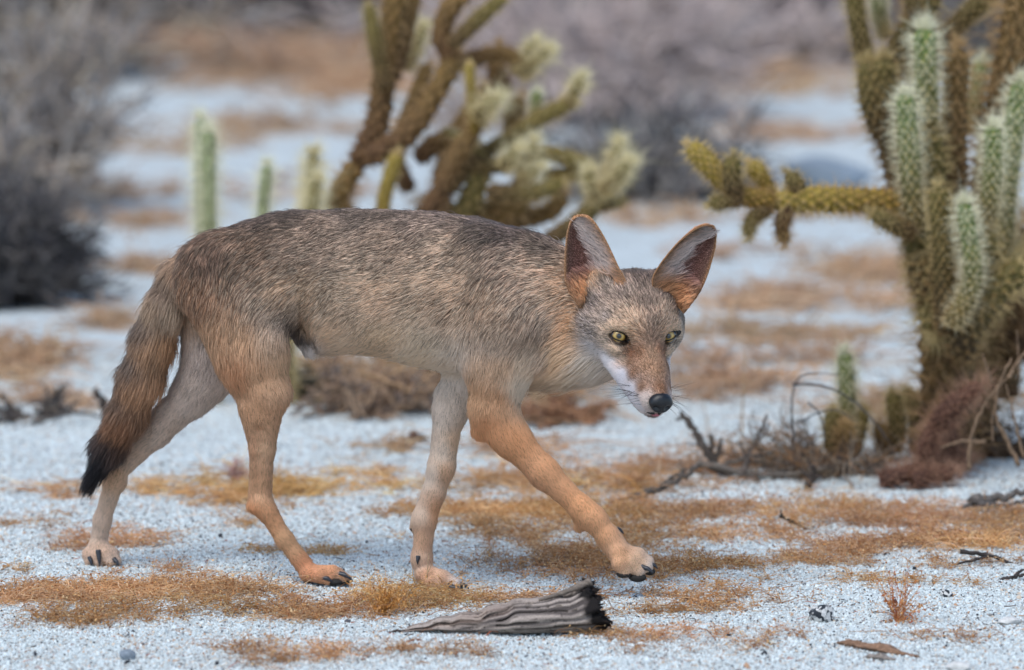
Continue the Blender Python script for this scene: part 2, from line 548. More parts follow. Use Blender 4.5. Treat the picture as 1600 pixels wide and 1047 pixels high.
# ================================================================== CACTI
CACT = N('cactus_skin')
ca = CACT.n('Attribute', attribute_name='tint').outputs['Color']
tcc = CACT.n('TexCoord').outputs['Object']
cn = CACT.n('TexNoise', i={'Vector': tcc, 'Scale': 70.0, 'Detail': 5.0}).outputs[0]
cr = CACT.ramp(cn, [(0.3, (.6, .6, .6, 1)), (0.7, (1.12, 1.12, 1.12, 1))])
CACT.pbsdf(CACT.mix(1.0, ca, cr, 'MULTIPLY'), 0.7, 0.25)
SPINE = mat_attr('cactus_spine', rough=0.55, spec=0.3)
KIND = {   # skin at the base, skin at the tip, areole, spine colour base, spine colour tip, spine length (stem radii), spines per areole
 'green': ((116,100,56), (120,140,78), (214,176,108), (196,170,120), (234,230,200), 1.0, 12),
 'olive': ((84,66,40), (114,102,54), (150,116,68), (130,98,64), (194,172,120), 0.7, 10),
 'brown': ((92,66,42), (122,96,54), (122,92,62), (120,86,58), (194,160,112), 0.75, 9),
 'yellow': ((140,112,46), (168,146,66), (196,152,84), (140,92,56), (218,192,136), 0.6, 9),
 'dead': ((92,62,50), (112,76,60), (136,100,78), (116,78,60), (170,132,108), 1.3, 7),
 'white': ((110,90,52), (140,128,76), (210,184,120), (204,178,122), (232,220,178), 1.9, 12)}
def stem(parent, pts, rpx, kind, rtip=0.9, rseed=0, spines=1.0):
    """pts: (u, v, Y); one jointed stem with tubercles in a spiral lattice and its spines"""
    rs_ = np.random.default_rng(abs(hash((round(pts[0][0]), round(pts[0][1]), rseed))) % (2 ** 32))
    W = np.array([at(*p) for p in pts])
    path = smooth_path(W, 40)
    Ym = np.mean([p[2] for p in pts]); sc = pxs(Ym)
    r0 = rpx * sc * (0.74 if kind == 'white' else 0.88 if Ym > 2.0 else 1.0)
    seg = np.linalg.norm(np.diff(path, axis=0), axis=1); Ltot = seg.sum()
    s = np.concatenate([[0], np.cumsum(seg)])
    dens_ = max(0.0035, r0 * 0.14)
    n = int(np.clip(Ltot / dens_, 14, 150))
    ss = np.linspace(0, Ltot, n)
    C = np.stack([np.interp(ss, s, path[:, i]) for i in range(3)], 1)
    T = unit(np.gradient(C, axis=0))
    U = np.zeros_like(C); a = np.array([0, 1.0, 0]); u_ = unit(a - T[0] * (a @ T[0]))
    for i in range(n):
        u_ = unit(u_ - T[i] * (u_ @ T[i])); U[i] = u_
    Wv = np.cross(T, U)
    f = ss / Ltot
    prof = r0 * (1 + (rtip - 1) * f) * (1 + 0.05 * np.sin(f * 9 + rs_.uniform(0, 6)))
    endd = np.clip((Ltot - ss) / (r0 * 1.15), 0, 1)
    prof = prof * np.sqrt(np.maximum(1 - (1 - endd) ** 2, 0.002))
    bs_ = np.clip(ss / (r0 * 0.8), 0, 1); prof = prof * (0.6 + 0.4 * bs_)
    M = 36
    nt_ = 8 if Ym < 2.0 else 6                                        # spiral rows of tubercles
    pitch = 2 * math.pi * r0 / nt_ * 1.55
    th = np.linspace(0, 2 * math.pi, M, endpoint=False)
    TH, SS = np.meshgrid(th, ss)
    A1 = nt_ * TH / 2 + math.pi * SS / pitch; A2 = nt_ * TH / 2 - math.pi * SS / pitch
    tub = (np.abs(np.cos(A1)) * np.abs(np.cos(A2))) ** 0.8
    rad = prof[:, None] * (0.80 + 0.34 * tub)
    V = C[:, None] + rad[..., None] * (np.cos(TH)[..., None] * U[:, None] + np.sin(TH)[..., None] * Wv[:, None])
    kb, kt, ar, sb, st_, sl, spn = KIND[kind]
    kb, kt, ar, sb, st_ = [lin(x) for x in (kb, kt, ar, sb, st_)]
    if Ym > 2.0 and kind in ('brown', 'olive'): kb, kt, ar = kb * 1.45, kt * 1.4, ar * 1.3
    if spines > 1.2: kt = kt * .6 + .4 * lin((190, 200, 160)); kb = kb * .5 + .5 * kt
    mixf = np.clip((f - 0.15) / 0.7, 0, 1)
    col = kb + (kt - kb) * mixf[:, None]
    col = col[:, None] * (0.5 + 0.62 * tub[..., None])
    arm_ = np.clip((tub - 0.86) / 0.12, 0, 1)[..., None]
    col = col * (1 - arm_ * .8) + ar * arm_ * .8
    i_, j_ = np.meshgrid(np.arange(n - 1), np.arange(M), indexing='ij')
    jn = (j_ + 1) % M
    Q = np.stack([i_ * M + j_, i_ * M + jn, (i_ + 1) * M + jn, (i_ + 1) * M + j_], -1).reshape(-1, 4)
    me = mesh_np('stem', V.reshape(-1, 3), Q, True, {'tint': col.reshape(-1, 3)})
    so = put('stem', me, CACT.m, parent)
    # areoles sit on the lattice
    roots = []; dirs = []; ff = []
    rows = int(Ltot / pitch * 2) + 1
    for r_ in range(rows + 1):
        z = r_ * pitch / 2
        if z > Ltot: break
        for k in range(nt_):
            t0 = 2 * math.pi * (k + (0.5 if r_ % 2 else 0)) / nt_
            i = min(n - 1, int(z / Ltot * (n - 1)))
            nrm = math.cos(t0) * U[i] + math.sin(t0) * Wv[i]
            tipness = 1 - endd[i]
            nrm = unit(nrm + T[i] * (0.15 + 1.2 * tipness))
            roots.append(C[i] + (math.cos(t0) * U[i] + math.sin(t0) * Wv[i]) * prof[i] * 1.07); dirs.append((nrm, T[i])); ff.append(f[i])
    for _ in range(14):
        roots.append(C[-1] + rs_.normal(0, r0 * .25, 3)); dirs.append((unit(T[-1] + rs_.normal(0, .5, 3)), T[-1])); ff.append(1.0)
    roots = np.array(roots); nd = np.array([d[0] for d in dirs]); td = np.array([d[1] for d in dirs]); ff = np.array(ff)
    q = max(3, int(spn * (0.95 if spines > 1.2 else spines)))
    n2_ = len(roots) * q
    P0 = np.repeat(roots, q, 0); D = unit(np.repeat(nd, q, 0) + rs_.normal(0, 0.55, (n2_, 3)))
    fq = np.repeat(ff, q)
    Ls = r0 * sl * (1.7 if spines > 1.2 else 1.0) * np.exp(rs_.normal(0, 0.35, n2_)) * (0.75 + 0.45 * fq)
    t = np.array([0, 0.5, 1.0])
    X = P0[:, None] + D[:, None] * (Ls[:, None] * t[None])[..., None]
    X[:, 1:, 2] -= (Ls * 0.06)[:, None] * t[1:] ** 2
    cs = sb + (st_ - sb) * np.clip(0.2 + 0.9 * fq + rs_.normal(0, .2, n2_), 0, 1)[:, None]
    rw = max(0.00028, min(0.0006, r0 * 0.015)) * (1.3 if kind == 'white' else 0.85 if spines > 1.2 else 1.0)
    so2 = put('spines', curves_np('spines', X, np.array([[1, .8, .25]]) * rw, np.repeat(cs[:, None], 3, 1) * rs_.uniform(.8, 1.15, (n2_, 1, 1))), SPINE, so)
    so2['kind'] = 'stuff'
    return so

def cactus(name, base, label, stems, group=None):
    e = empty(name, base, label, 'cactus', group)
    for k, s_ in enumerate(stems):
        stem(e, *s_[:4], rseed=k, spines=s_[5] if len(s_) > 5 else 1.0)
    return e
# --- the big one at the right edge
YB = 1.12
b_ = G(1480, 742)
def yy(l, y): return [(u, v, y) for u, v in l]
cactus('cholla_cactus', b_, 'big cactus at the right edge with pale green stems and one arm reaching left', [
 (yy([(1480,748),(1478,660),(1480,560),(1474,470)], 1.22), 44, 'brown', .85),
 (yy([(1520,740),(1510,650),(1530,560),(1560,460),(1590,350)], 1.42), 46, 'brown', .8),
 (yy([(1600,560),(1580,480),(1540,500),(1510,560)], 1.35), 40, 'brown', .8),
 (yy([(1486,560),(1500,480),(1540,440),(1600,400)], 1.2), 34, 'olive', .8),
 (yy([(1468,520),(1446,420),(1430,350)], 1.16), 25, 'olive', .85),
 (yy([(1432,365),(1424,290),(1418,210),(1414,145)], 1.14), 16, 'green', .95),
 (yy([(1462,470),(1464,380),(1456,280),(1450,200)], 1.24), 22, 'olive', .95),
 (yy([(1452,230),(1448,160),(1446,100),(1445,42)], 1.24), 17, 'green', 1.0),
 (yy([(1496,420),(1490,300),(1490,200),(1497,75)], 1.30), 22, 'brown', .85),
 (yy([(1530,440),(1545,310),(1568,170),(1588,60),(1602,-40)], 1.42), 31, 'brown', .85),
 (yy([(1505,520),(1530,430),(1540,350)], 1.08), 22, 'olive', .85),
 (yy([(1538,365),(1548,290),(1552,240),(1550,195)], 1.08), 14.5, 'green', .95),
 (yy([(1560,440),(1570,330),(1582,220),(1596,125)], 1.20), 16, 'green', .95),
 (yy([(1486,510),(1512,460),(1520,420),(1512,360),(1506,315)], 1.02), 14.5, 'green', .9),
 (yy([(1480,520),(1474,440),(1472,380),(1465,292)], 1.06), 16, 'olive', .95),
 (yy([(1498,560),(1520,500),(1570,440),(1604,420)], 1.06), 24, 'olive', .9),
 (yy([(1452,470),(1440,400),(1452,440),(1462,520)], 1.10), 26, 'olive', .9),
 # reaching arm and its fingers
 (yy([(1424,322),(1370,314),(1300,312),(1250,312),(1205,318)], 1.16), 20, 'yellow', .9),
 (yy([(1210,318),(1150,300),(1108,258),(1076,226)], 1.14), 15, 'yellow', 1.05),
 (yy([(1152,306),(1142,280),(1147,243)], 1.12), 14, 'olive', .95),
 (yy([(1205,312),(1194,285),(1172,252)], 1.20), 13.5, 'yellow', .95),
 (yy([(1236,308),(1246,292),(1230,270)], 1.16), 13, 'olive', .95),
 (yy([(1205,324),(1176,342),(1168,370)], 1.13), 10.5, 'olive', .95),
 (yy([(1232,322),(1222,352),(1226,380)], 1.15), 11.5, 'brown', .95),
 (yy([(1160,312),(1130,316),(1108,320)], 1.12), 11, 'olive', .95),
 (yy([(1428,366),(1392,350),(1362,334)], 1.12), 13, 'olive', .9),
 # upper stems behind
 (yy([(1450,420),(1416,300),(1390,200),(1372,110)], 1.5), 26, 'brown', .85),
 (yy([(1374,150),(1352,90),(1338,20),(1334,-30)], 1.5), 14, 'olive', .95),
 (yy([(1380,140),(1410,70),(1440,20),(1462,-30)], 1.52), 20, 'olive', .95),
 (yy([(1384,220),(1366,170),(1358,120),(1356,95)], 1.44), 19, 'olive', .95),
 (yy([(1396,200),(1384,140),(1380,90)], 1.43), 18, 'olive', .95),
 (yy([(1384,60),(1374,20),(1372,-25)], 1.56), 10, 'green', .95),
 (yy([(1440,160),(1436,80),(1440,10),(1430,-30)], 1.54), 22, 'brown', .95),
 (yy([(1470,70),(1500,35),(1560,-20)], 1.5), 15, 'olive', .95),
 (yy([(1430,30),(1425,0),(1420,-30)], 1.46), 12, 'olive', .95),
 (yy([(1516,210),(1526,150),(1534,95)], 1.46), 13, 'green', .95),
 # lower dead mass
 (yy([(1570,620),(1560,560),(1590,500)], 1.45), 30, 'brown', .9)])
# --- fallen, dead joints at its foot
cactus('fallen_cactus_joint', G(1440, 762), 'dead reddish brown cactus joints lying on the sand under the big cactus', [
 ([(1374,750,1.00),(1404,744,1.00),(1438,734,1.02)], 14, 'dead', .9), ([(1424,752,.98),(1456,742,1.0),(1492,740,1.0)], 13, 'dead', .9),
 ([(1436,740,1.06),(1470,722,1.08),(1512,716,1.1)], 14, 'dead', .9)], None)
cactus('fallen_cactus_joint', G(1462, 742), 'dead brown cactus joints leaning up against the trunk of the big cactus', [
 ([(1444,728,1.04),(1450,690,1.04),(1468,656,1.04)], 14, 'dead', .85), ([(1460,668,1.04),(1490,634,1.03),(1534,600,1.02)], 16, 'dead', .85),
 ([(1468,720,1.1),(1484,690,1.1),(1478,650,1.1)], 13, 'dead', .85)], None)
# --- young ones in front of it
cactus('young_cactus', G(1325, 715), 'young cactus with one upright green stem rising from a brown clump', [
 (yy([(1326,690),(1324,620),(1320,550)], 1.3), 12.5, 'green', .95),
 (yy([(1306,712),(1300,680),(1302,640)], 1.28), 14, 'olive', .9),
 (yy([(1334,712),(1340,680),(1350,640)], 1.3), 12, 'olive', .9),
 (yy([(1322,714),(1318,690),(1322,660)], 1.26), 15, 'brown', .9)])
cactus('young_cactus', G(1410, 712), 'two short olive cactus pads in a clump left of the big trunk', [
 (yy([(1398,708),(1402,660),(1394,612)], 1.36), 14, 'olive', .9),
 (yy([(1432,708),(1434,660),(1416,610)], 1.4), 14, 'olive', .9),
 (yy([(1375,712),(1380,690),(1372,660)], 1.36), 12, 'brown', .9)])
# --- the branching one behind the animal
Y2 = 2.4
cactus('cholla_cactus', G(690, 622), 'sprawling olive brown cactus behind the coyote with pale bristly tips', [
 (yy([(690,626),(680,500),(660,400),(662,320)], 2.45), 34, 'brown', .8),
 (yy([(680,520),(610,430),(540,340),(528,310),(560,250)], 2.4), 21, 'brown', .9),
 (yy([(556,262),(588,195),(600,120),(612,30),(622,-40)], 2.4), 21, 'brown', .9),
 (yy([(602,140),(588,80),(576,8)], 2.36), 12, 'olive', .95),
 (yy([(608,130),(630,60),(648,-20)], 2.46), 17, 'brown', .9),
 (yy([(600,420),(598,330),(608,280),(622,240)], 2.3), 14, 'yellow', .9),
 (yy([(575,250),(640,205),(684,140),(712,85)], 2.35), 20, 'brown', .9),
 (yy([(710,95),(690,60),(702,15),(735,-20)], 2.35), 18, 'brown', .9),
 (yy([(704,72),(742,35),(790,-8)], 2.3), 14, 'olive', .9),
 (yy([(690,110),(740,92),(790,84),(822,112)], 2.42), 15, 'brown', .9),
 (yy([(806,116),(822,86),(836,66)], 2.42), 10, 'white', .95),
 (yy([(812,118),(836,98),(858,78)], 2.4), 11, 'white', .95),
 (yy([(664,340),(706,260),(738,205),(766,160)], 2.25), 16, 'brown', .9),
 (yy([(744,186),(760,168),(776,154)], 2.2), 15, 'white', .95),
 (yy([(742,210),(736,140),(733,98)], 2.22), 9, 'yellow', .95),
 (yy([(700,300),(740,250),(800,214),(846,184),(892,160)], 2.3), 14, 'olive', .9),
 (yy([(886,166),(898,146),(908,122)], 2.3), 11, 'white', .95),
 (yy([(834,196),(836,170),(840,142)], 2.34), 10, 'green', .95),
 (yy([(690,250),(780,258),(850,240),(925,262)], 2.28), 15, 'olive', .9),
 (yy([(786,262),(796,250),(806,236)], 2.2), 14, 'white', .95),
 (yy([(816,250),(828,238),(834,222)], 2.22), 12, 'white', .95),
 (yy([(812,284),(826,276),(842,262)], 2.2), 11, 'white', .95),
 (yy([(850,276),(890,272),(925,266)], 2.3), 13, 'yellow', .95),
 (yy([(852,380),(912,338),(944,300),(960,262)], 2.2), 16, 'olive', .95),
 (yy([(952,280),(962,250),(968,226)], 2.2), 13, 'white', .95),
 (yy([(940,300),(962,282),(982,254)], 2.16), 13, 'white', .95),
 (yy([(934,318),(926,292),(920,268)], 2.18), 12, 'white', .95),
 (yy([(934,324),(954,318),(974,314)], 2.2), 11, 'olive', .95),
 (yy([(680,360),(760,335),(826,315)], 2.35), 24, 'brown', .9),
 (yy([(740,340),(800,310),(850,296)], 2.4), 16, 'olive', .9),
 (yy([(650,250),(690,220),(730,240)], 2.5), 17, 'brown', .9),
 (yy([(628,230),(650,195),(668,174)], 2.5), 10, 'green', .9),
 (yy([(690,205),(712,215),(740,222)], 2.5), 10, 'green', .9),
 (yy([(790,150),(776,110),(780,70)], 2.5), 17, 'brown', .9),
 (yy([(636,110),(652,70),(662,40)], 2.6), 10, 'white', .95),
 (yy([(790,330),(820,270),(800,200),(812,150)], 2.55), 17, 'brown', .9),
 (yy([(700,360),(690,280),(720,200),(770,130)], 2.6), 18, 'brown', .9),
 (yy([(720,360),(800,345),(860,330),(880,300)], 2.45), 18, 'brown', .9),
 (yy([(640,300),(620,240),(650,150),(670,100)], 2.6), 15, 'brown', .9),
 (yy([(760,300),(830,300),(880,285)], 2.2), 14, 'olive', .9),
 (yy([(660,420),(720,340),(750,270),(742,230)], 2.3), 22, 'olive', .9)])
# --- three small ones behind the rump
cactus('young_cactus', G(330, 632), 'tall pale green cactus of two stems standing behind the rump of the coyote', [
 (yy([(332,632),(330,500),(328,380),(326,205)], 2.2), 12, 'green', .95, 0, 1.21),
 (yy([(316,632),(322,480),(316,340),(314,185)], 2.32), 11.5, 'green', .95, 0, 1.21)])
cactus('young_cactus', G(412, 630), 'single short green cactus stem just above the lower back of the coyote', [
 (yy([(408,630),(412,480),(410,350),(418,258)], 2.2), 10, 'green', .95, 0, 1.21)])
cactus('young_cactus', G(428, 630), 'pair of short bristly cactus stems rising left of the sprawling cactus', [
 (yy([(446,630),(450,520),(478,400),(494,282)], 2.2), 13, 'white', .95),
 (yy([(440,630),(446,520),(474,380),(490,240)], 2.32), 12, 'white', .95)])
# ================================================================== BRUSH, WOOD, STONES
def bush(name, base, W, Hh, n, cols, label, cat='bush', group=None, r=0.004, K=7, low=0.25, spread=1.0, seedk=0):
    """twiggy desert shrub: bare stems from one root, each forking into thin twigs"""
    rs_ = np.random.default_rng(900 + seedk)
    e = empty(name, base, label, cat, group)
    pal = np.array([lin(c) for c in cols])
    def walk(P, D, L, wob, n_):
        X = np.zeros((n_, K, 3)); X[:, 0] = P
        for k in range(1, K):
            D = unit(D + rs_.normal(0, wob, (n_, 3)))
            X[:, k] = X[:, k - 1] + D * (L / (K - 1))[:, None]
        X[..., 2] = np.maximum(X[..., 2], base[2] + 0.004)
        return X
    ns = max(20, n // 26)
    az = rs_.uniform(0, 2 * math.pi, ns); el = np.arccos(rs_.uniform(math.cos(1.5 * spread if 1.5 * spread < 1.55 else 1.55), 1, ns))
    D = np.stack([np.cos(az) * np.sin(el) * W, np.sin(az) * np.sin(el) * W, np.cos(el) * Hh + low * Hh], 1)
    Lm = np.linalg.norm(D, axis=1) * rs_.uniform(.55, 1.0, ns)
    P = base + np.stack([rs_.normal(0, W * .12, ns), rs_.normal(0, W * .12, ns), np.zeros(ns)], 1)
    X = walk(P, unit(D), Lm, 0.16, ns)
    c = pal[rs_.integers(0, len(pal), ns)] * rs_.uniform(.6, 1.0, (ns, 1))
    put('stems', curves_np('stems', X, r * 2.0 * np.linspace(1, .35, K)[None], np.repeat(c[:, None], K, 1)), straw_m, e)['kind'] = 'stuff'
    j = rs_.integers(0, ns, n); k = rs_.integers(2, K, n)
    P2 = X[j, k]
    D2 = unit(unit(X[j, k] - X[j, k - 1]) + rs_.normal(0, 0.6, (n, 3)))
    L2 = Lm[j] * rs_.uniform(.15, .42, n)
    X2 = walk(P2, D2, L2, 0.25, n)
    c2 = pal[rs_.integers(0, len(pal), n)] * rs_.uniform(.75, 1.2, (n, 1))
    put('twigs', curves_np('twigs', X2, r * np.linspace(1, .3, K)[None], np.repeat(c2[:, None], K, 1)), straw_m, e)['kind'] = 'stuff'
    return e
grey = [(146,140,138),(162,156,152),(176,168,160),(128,124,124)]
dark = [(82,79,79),(94,90,89),(108,101,97),(70,69,73)]
warm = [(166,148,132),(148,134,124),(124,116,112),(182,164,142)]
pink = [(196,178,172),(184,168,164),(206,188,178),(166,154,152)]
bush('desert_bush', G(10, 474), 0.24, 0.26, 5500, dark, 'low dark bush at the left edge sitting on pale sand', r=0.0032, seedk=1)
bush('desert_bush', G(-110, 440), 0.42, 0.46, 2600, warm + grey, 'tall grey twiggy bush behind the low dark bush', r=0.004, seedk=2)
bush('desert_bush', G(30, 330), 0.46, 0.60, 2400, warm + grey, 'straw coloured dry bush in the upper left', r=0.005, seedk=3)
bush('desert_bush', G(300, 66), 1.4, 0.42, 12000, [(40,42,46),(52,52,56),(64,62,62)], 'dark bush far off along the top left', r=0.016, seedk=4)
bush('desert_bush', G(0, 120), 1.1, 0.9, 2600, grey + warm, 'grey brush standing far behind the straw coloured bush', r=0.010, seedk=5)
bush('desert_bush', G(1030, 306), 0.40, 0.24, 2800, grey + dark, 'slate grey low bush in the gap right of the sprawling cactus', r=0.005, seedk=6)
bush('desert_bush', G(920, 190), 0.85, 0.6, 2200, pink, 'mauve grey leafless bush behind the slate grey bush', r=0.007, seedk=7)
bush('desert_bush', G(1130, 110), 1.0, 0.6, 1600, pink, 'pinkish brown leafless bush at the top centre right', r=0.009, seedk=8)
bush('desert_bush', G(790, 90), 1.0, 0.7, 1600, grey + pink, 'grey leafless bush behind the top of the sprawling cactus', r=0.009, seedk=9)
bush('desert_bush', G(1290, 42), 1.0, 0.35, 4500, dark, 'dark bush far off between the two large cacti', r=0.012, seedk=10)
bush('desert_bush', G(1530, 110), 0.9, 0.4, 4000, dark + grey, 'dark bush far off behind the big right cactus', r=0.009, seedk=11)
bush('dead_brush', G(590, 640), 0.20, 0.085, 900, [(150,122,100),(128,108,92),(174,146,120),(112,100,94)], 'heap of brown dead brush seen under the belly of the coyote', 'brush', r=0.0026, low=0.02, seedk=12)
bush('dead_brush', G(500, 622), 0.10, 0.07, 1200, [(96,80,62),(120,110,70),(140,130,120)], 'grey tangle of dead twigs seen just behind the near hind leg', 'brush', r=0.0016, low=0.05, seedk=13)
bush('dead_brush', G(865, 660), 0.13, 0.06, 900, [(154,112,84),(132,98,78),(172,130,98)], 'rusty brown mound of dead brush seen below the throat of the coyote', 'brush', r=0.0026, low=0.02, seedk=14)
bush('dead_brush', G(1280, 740), 0.22, 0.06, 1500, [(110,98,88),(134,118,100),(84,74,68),(150,112,78)], 'mess of grey dead twigs between the broken branch and the big cactus', 'brush', r=0.0013, low=0.02, seedk=15)
bush('dead_brush', G(1540, 715), 0.20, 0.10, 1500, [(100,82,66),(128,104,80),(74,62,54)], 'tangle of dead stems at the foot of the big cactus', 'brush', r=0.0014, low=0.02, seedk=16)
bush('dead_brush', G(60, 655), 0.16, 0.04, 500, [(96,88,84),(120,106,92),(76,70,68)], 'thin dead twigs on the sand at the left edge', 'brush', r=0.0018, low=0.02, seedk=17)

def leafy(name, base, W, Hh, n, cols, label, seedk):
    rs_ = np.random.default_rng(300 + seedk)
    e = empty(name, base, label, 'dry plant')
    pal = np.array([lin(c) for c in cols]); K = 6
    az = rs_.uniform(0, 6.28, n); el = np.abs(rs_.normal(0, .75, n)).clip(0, 1.4)
    D = np.stack([np.cos(az) * np.sin(el), np.sin(az) * np.sin(el), np.cos(el)], 1)
    X = np.zeros((n, K, 3)); X[:, 0] = base + rs_.normal(0, W * .08, (n, 3)) * [1, 1, 0]
    L = np.hypot(W * np.sin(el), Hh * np.cos(el)) * rs_.uniform(.5, 1.05, n)
    for k in range(1, K):
        D = unit(D + rs_.normal(0, .16, (n, 3))); X[:, k] = X[:, k - 1] + D * (L / (K - 1))[:, None]
    c = pal[rs_.integers(0, len(pal), n)]
    put('stalks', curves_np('stalks', X, 0.00045 * np.linspace(1, .5, K)[None], np.repeat(c[:, None], K, 1)), straw_m, e)['kind'] = 'stuff'
    V = []; F = []; TT = []
    for i in range(n):
        for k in range(2, K):
            for _ in range(2):
                p = X[i, k] + rs_.normal(0, .0015, 3); a = unit(rs_.normal(0, 1, 3)); b = unit(np.cross(a, rs_.normal(0, 1, 3)))
                l = rs_.uniform(.0018, .0034); w_ = l * .5
                o = len(V)
                V += [p - a * l, p + b * w_ + np.cross(a, b) * w_ * .4, p + a * l, p - b * w_ + np.cross(a, b) * w_ * .4]; F.append((o, o + 1, o + 2, o + 3))
                cc = pal[rs_.integers(0, len(pal))] * rs_.uniform(.8, 1.2); TT += [cc] * 4
    put('leaves', mesh_np('leaves', np.array(V), F, False, {'tint': np.array(TT)}), straw_m, e)['kind'] = 'stuff'
    return e
leafy('dry_plant', G(1405, 970), 0.06, 0.08, 62, [(198,140,88),(182,118,72),(210,160,108),(170,98,66)], 'little upright dry plant with rusty leaves on bare sand at the lower right', 1)
leafy('dry_plant', G(600, 962), 0.10, 0.038, 70, [(190,134,70),(168,110,54),(204,152,92)], 'golden dry plant tuft between the far front paw and the driftwood', 2)
leafy('dry_plant', G(368, 752), 0.045, 0.045, 70, [(190,150,142),(168,122,112),(206,176,160)], 'faint pinkish dry plant on the sand left of the near hind leg', 3)
leafy('dry_plant', G(860, 978), 0.04, 0.035, 30, [(180,140,98),(160,112,70)], 'small dry sprig growing against the front of the driftwood', 4)

# ---- branches and sticks
WOODM = N('weathered_wood')
_t = WOODM.n('Attribute', attribute_name='tint').outputs['Color']
_tc = WOODM.n('TexCoord').outputs['Object']
_n = WOODM.n('TexNoise', i={'Vector': _tc, 'Scale': 120.0, 'Detail': 8.0, 'Roughness': .7}).outputs[0]
_r = WOODM.ramp(_n, [(0.3, (.45, .43, .42, 1)), (0.65, (1.15, 1.15, 1.15, 1))])
_b = WOODM.n('Bump', i={'Height': _n, 'Strength': .7, 'Distance': .003}).outputs[0]
WOODM.pbsdf(WOODM.mix(1.0, _t, _r, 'MULTIPLY'), 0.85, 0.2, _b)
def stick_geo(pts, r, rs_, sides=9, n=22, taper=.45):
    pth = smooth_path([at(*p) if len(p) == 3 else G(*p[:2]) for p in pts], n)
    pth[1:-1] += rs_.normal(0, r * .22, (n - 2, 3))
    rad = r * np.linspace(1, taper, n) * rs_.uniform(.82, 1.15, n)
    return tube_np(pth, rad, sides)
def sticks(name, lst, col, label, cat, seedk, partname='branch'):
    """lst: (pts, radius px); first is the thing's own main piece, the rest are its forks"""
    rs_ = np.random.default_rng(500 + seedk)
    Y0 = lst[0][0][0][2]
    e = empty(name, at(*lst[0][0][0]), label, cat)
    for pts, rpx in lst:
        v, f = stick_geo(pts, rpx * pxs(pts[0][2]), rs_)
        c = lin(col) * rs_.uniform(.7, 1.2, (len(v), 1)) 
        put(partname, mesh_np(partname, v, f, True, {'tint': np.repeat(c, 1, 0) * np.ones((1, 3))}), WOODM.m, e)
    return e
yb = G(1120, 745)[1]
sticks('broken_branch', [([(1150,752,yb),(1120,728,yb),(1095,690,yb),(1078,660,yb),(1064,644,yb)], 8), ([(1080,664,yb),(1070,652,yb),(1058,655,yb)], 5), ([(1110,716,yb),(1112,690,yb),(1110,678,yb)], 5),
   ([(1118,722,yb),(1124,700,yb),(1128,684,yb)], 4.5), ([(1130,738,yb - .02),(1090,728,yb - .04),(1062,738,yb - .06)], 3.5)], (92,84,78), 'broken dark branch stub pointing up from the sand below the muzzle', 'branch', 1)
yb2 = G(1200, 750)[1]
sticks('dead_branch', [([(1158,752,yb2),(1168,715,yb2),(1184,682,yb2),(1198,648,yb2)], 5), ([(1178,692,yb2),(1196,676,yb2),(1202,660,yb2)], 3), ([(1166,720,yb2),(1160,700,yb2),(1150,690,yb2)], 3)], (104,94,88), 'thin grey branch leaning up to the right of the broken stub', 'branch', 2)
sticks('fallen_branch', [([(1090,722,yb2),(1160,738,yb2),(1230,742,yb2),(1330,722,yb2 + .05)], 6), ([(1200,742,yb2),(1260,726,yb2 + .1),(1300,708,yb2 + .15)], 4), ([(1120,730,yb2),(1180,712,yb2 + .05),(1240,700,yb2 + .1)], 3.5)], (118,110,102), 'grey fallen branch lying among the dead twigs', 'branch', 3)
yk = G(1268, 765)[1]
sticks('wood_stub', [([(1262,768,yk),(1266,745,yk),(1272,728,yk)], 7), ([(1266,746,yk),(1256,738,yk),(1252,730,yk)], 4), ([(1270,752,yk),(1280,744,yk),(1290,748,yk)], 4)], (84,74,68), 'short dark forked wood stub on the sand', 'branch', 4)
ys = 1.0
sticks('curved_dry_stem', [([(1240,690,ys),(1237,630,ys),(1244,598,ys),(1262,584,ys),(1310,586,ys)], 1.8), ([(1238,600,ys),(1290,604,ys),(1345,636,ys),(1390,690,ys)], 2.2), ([(1262,628,ys),(1282,650,ys),(1290,690,ys)], 1.6), ([(1246,660,ys),(1300,640,ys),(1340,660,ys)], 1.5)],
       (88,86,86), 'thin dark stems arching around the young cactus', 'dry stem', 5, 'stem')
yr = 0.86
sticks('hanging_root', [([(1514,735,yr),(1518,680,yr),(1540,630,yr),(1575,588,yr)], 3.2), ([(1592,728,yr),(1574,690,yr),(1556,650,yr),(1562,600,yr),(1580,560,yr)], 4), ([(1600,716,yr),(1584,650,yr),(1572,600,yr)], 2.6),
   ([(1540,690,yr + .1),(1500,690,yr + .1),(1470,700,yr + .1)], 3), ([(1575,590,yr),(1590,566,yr),(1610,540,yr)], 4), ([(1550,600,yr + .05),(1540,570,yr + .05),(1535,552,yr + .05)], 1.8), ([(1592,590,yr),(1591,550,yr),(1589,515,yr)], 1.6), ([(1552,690,yr),(1550,660,yr),(1552,640,yr)], 1.6)],
       (140,116,94), 'pale bare roots arching out of the right edge beside the big cactus', 'root', 6, 'root')
yd = G(1560, 800)[1]
sticks('gnarled_branch', [([(1518,786,yd),(1548,778,yd),(1575,776,yd),(1610,764,yd)], 9), ([(1530,788,yd - .02),(1570,790,yd - .02),(1605,782,yd - .02)], 5), ([(1520,786,yd),(1506,793,yd),(1496,796,yd)], 4)], (108,102,98), 'gnarled grey branch lying at the right edge', 'branch', 7)
y4 = G(1560, 880)[1]
sticks('dead_stick', [([(1500,862,y4),(1545,868,y4),(1580,880,y4),(1612,888,y4)], 4), ([(1545,870,y4),(1500,880,y4 - .02),(1480,884,y4 - .02)], 2.6)], (72,66,64), 'dark thin stick at the right edge below the brown mat', 'stick', 8, 'twig')
y5 = G(1585, 906)[1]
